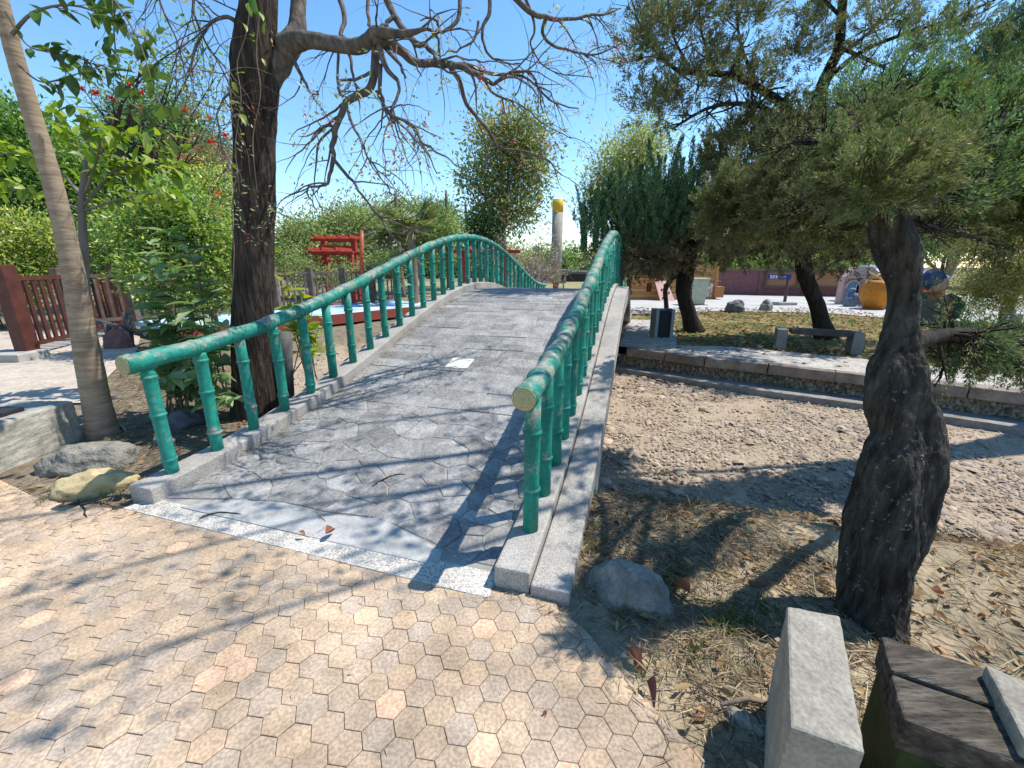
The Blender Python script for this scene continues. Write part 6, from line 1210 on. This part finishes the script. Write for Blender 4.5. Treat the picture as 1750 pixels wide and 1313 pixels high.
V, T, c = leaf_arrays(np.column_stack([P, zground(P) + .012]), unit(rng.normal(0, 1, (n, 3)) * [1, 1, .25]), np.tile([0, 0, 1.], (n, 1)) + rng.normal(0, .5, (n, 3)), np.where(far_, rng.uniform(.07, .14, n), rng.uniform(.03, .075, n)), np.where(far_, .055, .028), pick(LL, n))
setp(link('leaf_litter', tri_mesh('leaf_litter', V, T, M_dry, c)), 'brown fallen leaves scattered under the trees', 'leaves', kind='stuff')
# green grass tufts
def tufts(Cs, nb_, L): 
    Cs = np.array(Cs); n = len(Cs) * nb_; b = np.repeat(Cs, nb_, 0) + rng.normal(0, .03, (n, 3)) * [1, 1, 0]; return leaf_arrays(b, np.stack([rng.normal(0, .5, n), rng.normal(0, .5, n), np.ones(n)], 1), rdirs(n), rng.uniform(.5, 1.2, n) * L, .0045, pick([(3, (.09, .15, .03)), (2, (.15, .20, .045)), (1, (.25, .24, .09))], n))
ct_ = []
for u, v, m_ in ((1010, 935, 6), (1165, 985, 7), (1160, 1010, 4), (1265, 1075, 10), (1300, 1050, 8), (1100, 1160, 3), (1180, 1120, 4), (1120, 1050, 5), (1240, 1060, 8), (195, 800, 5), (200, 845, 4), (100, 855, 3), (1450, 1240, 5), (1000, 915, 4), (1060, 1050, 4)):
    c0_ = g(u, v, -.02)
    for _ in range(m_): q = c0_[:2] + rng.normal(0, .05, 2); ct_.append((q[0], q[1], float(zground(q)[0]) - .005))
P = scatter(900, 2.6, 10, 8, 15); P = P[(nz2(P, .7, 9) > .02)]; P = P[pdist(P, wl) > 1.3]; parts = [tufts(ct_, 16, .05), tufts(np.column_stack([P, np.zeros(len(P))]), 12, .1)]
V, T, c = merge(parts); setp(link('grass_tufts', tri_mesh('grass_tufts', V, T, M_leaf, c)), 'small green grass tufts sprouting from the dry ground', 'grass', kind='stuff')
# curled fallen leaves that show singly
M_l_brown = leafmat('curled_leaf', .2, .04, [(.20, .075, .045), (.30, .13, .06), (.36, .19, .08), (.24, .09, .06)]); LBn = [big_leaf(0, 1, .55, M_l_brown, 1.1, -.5, 8), big_leaf(0, 1, .45, M_l_brown, 1.3, .6, 8)]
for u, v, s_, z_, lb in ((1180, 1015, .105, .03, 'big curled reddish-brown leaf right of the smooth boulder'), (1075, 1112, .075, .03, 'curled brown leaf upright at the paving edge'), (1105, 1165, .08, .02, 'pair-tipped brown leaf on the straw beside the paving'), (1003, 918, .045, .04, 'small brown leaf in the grass tuft against the kerb'), (572, 905, .07, .045, 'dry tan leaf lying on the cement patch of the deck'), (522, 916, .04, .035, 'tiny reddish leaf on the cement patch of the deck'), (1610, 1020, .055, .0, 'long dry leaf on the sand right of the gnarled trunk'), (935, 1215, .03, .02, 'tiny orange-brown leaf on the hexagon paving')):
    p = g(u, v, z_); o_ = setp(link('fallen_leaf', random.choice(LBn), None, (p[0], p[1], max(z_, float(zground(p[:2])[0]) + .012)), (random.gauss(0, .3), random.gauss(0, .2), random.uniform(0, 6))), lb, 'leaf', 'fallen leaves lying singly'); o_.scale = (s_,) * 3
# twigs on deck and paving
def twig(label, a, b, wpx, zf_):
    P = []; 
    for k in range(7): t_ = k / 6; u = a[0] * (1 - t_) + b[0] * t_ + random.uniform(-3, 3) * (0 < k < 6); v = a[1] * (1 - t_) + b[1] * t_ + random.uniform(-2, 2) * (0 < k < 6) - 5 * math.sin(PI * t_); p = g(u, v, zf_); p[2] = max(dk((p[:2] - B0) @ AX), .014) + .004 if zf_ > .015 else .02; P.append(p)
    R = [wpx * m_per_px(P[3]) / 2 * f for f in (.6, 1, 1, 1, .9, .8, .4)]; mb = MB(); mb.tube(P, R, 6); setp(mb.build('fallen_twig', M_bk_dark), label, 'twig', 'fallen twigs')
twig('thin curved dark twig lying on the lower deck', (635, 822), (692, 806), 3, .1); twig('short twig near the left end of the threshold strip', (340, 885), (412, 878), 2.5, .03)
twig('bent twig on the paving left of the bridge kerb', (120, 868), (195, 870), 2.5, 0); twig('crossing twig on the paving below the yellow rock', (135, 858), (150, 888), 2.5, 0)
twig('thin twig lying across the deck below the cream slab', (690, 640), (722, 633), 1.2, .4)
a, b = g(1230, 1212), g(1330, 1212); mb = MB(); mb.tube([a + [0, 0, .02], (a + b) / 2 + [0, .015, .03], b + [0, 0, .02]], [.007, .009, .008], 8); setp(mb.build('fallen_twig', M_bk_tan), 'thick pale stick lying against the stone bench leg', 'twig', 'fallen twigs')
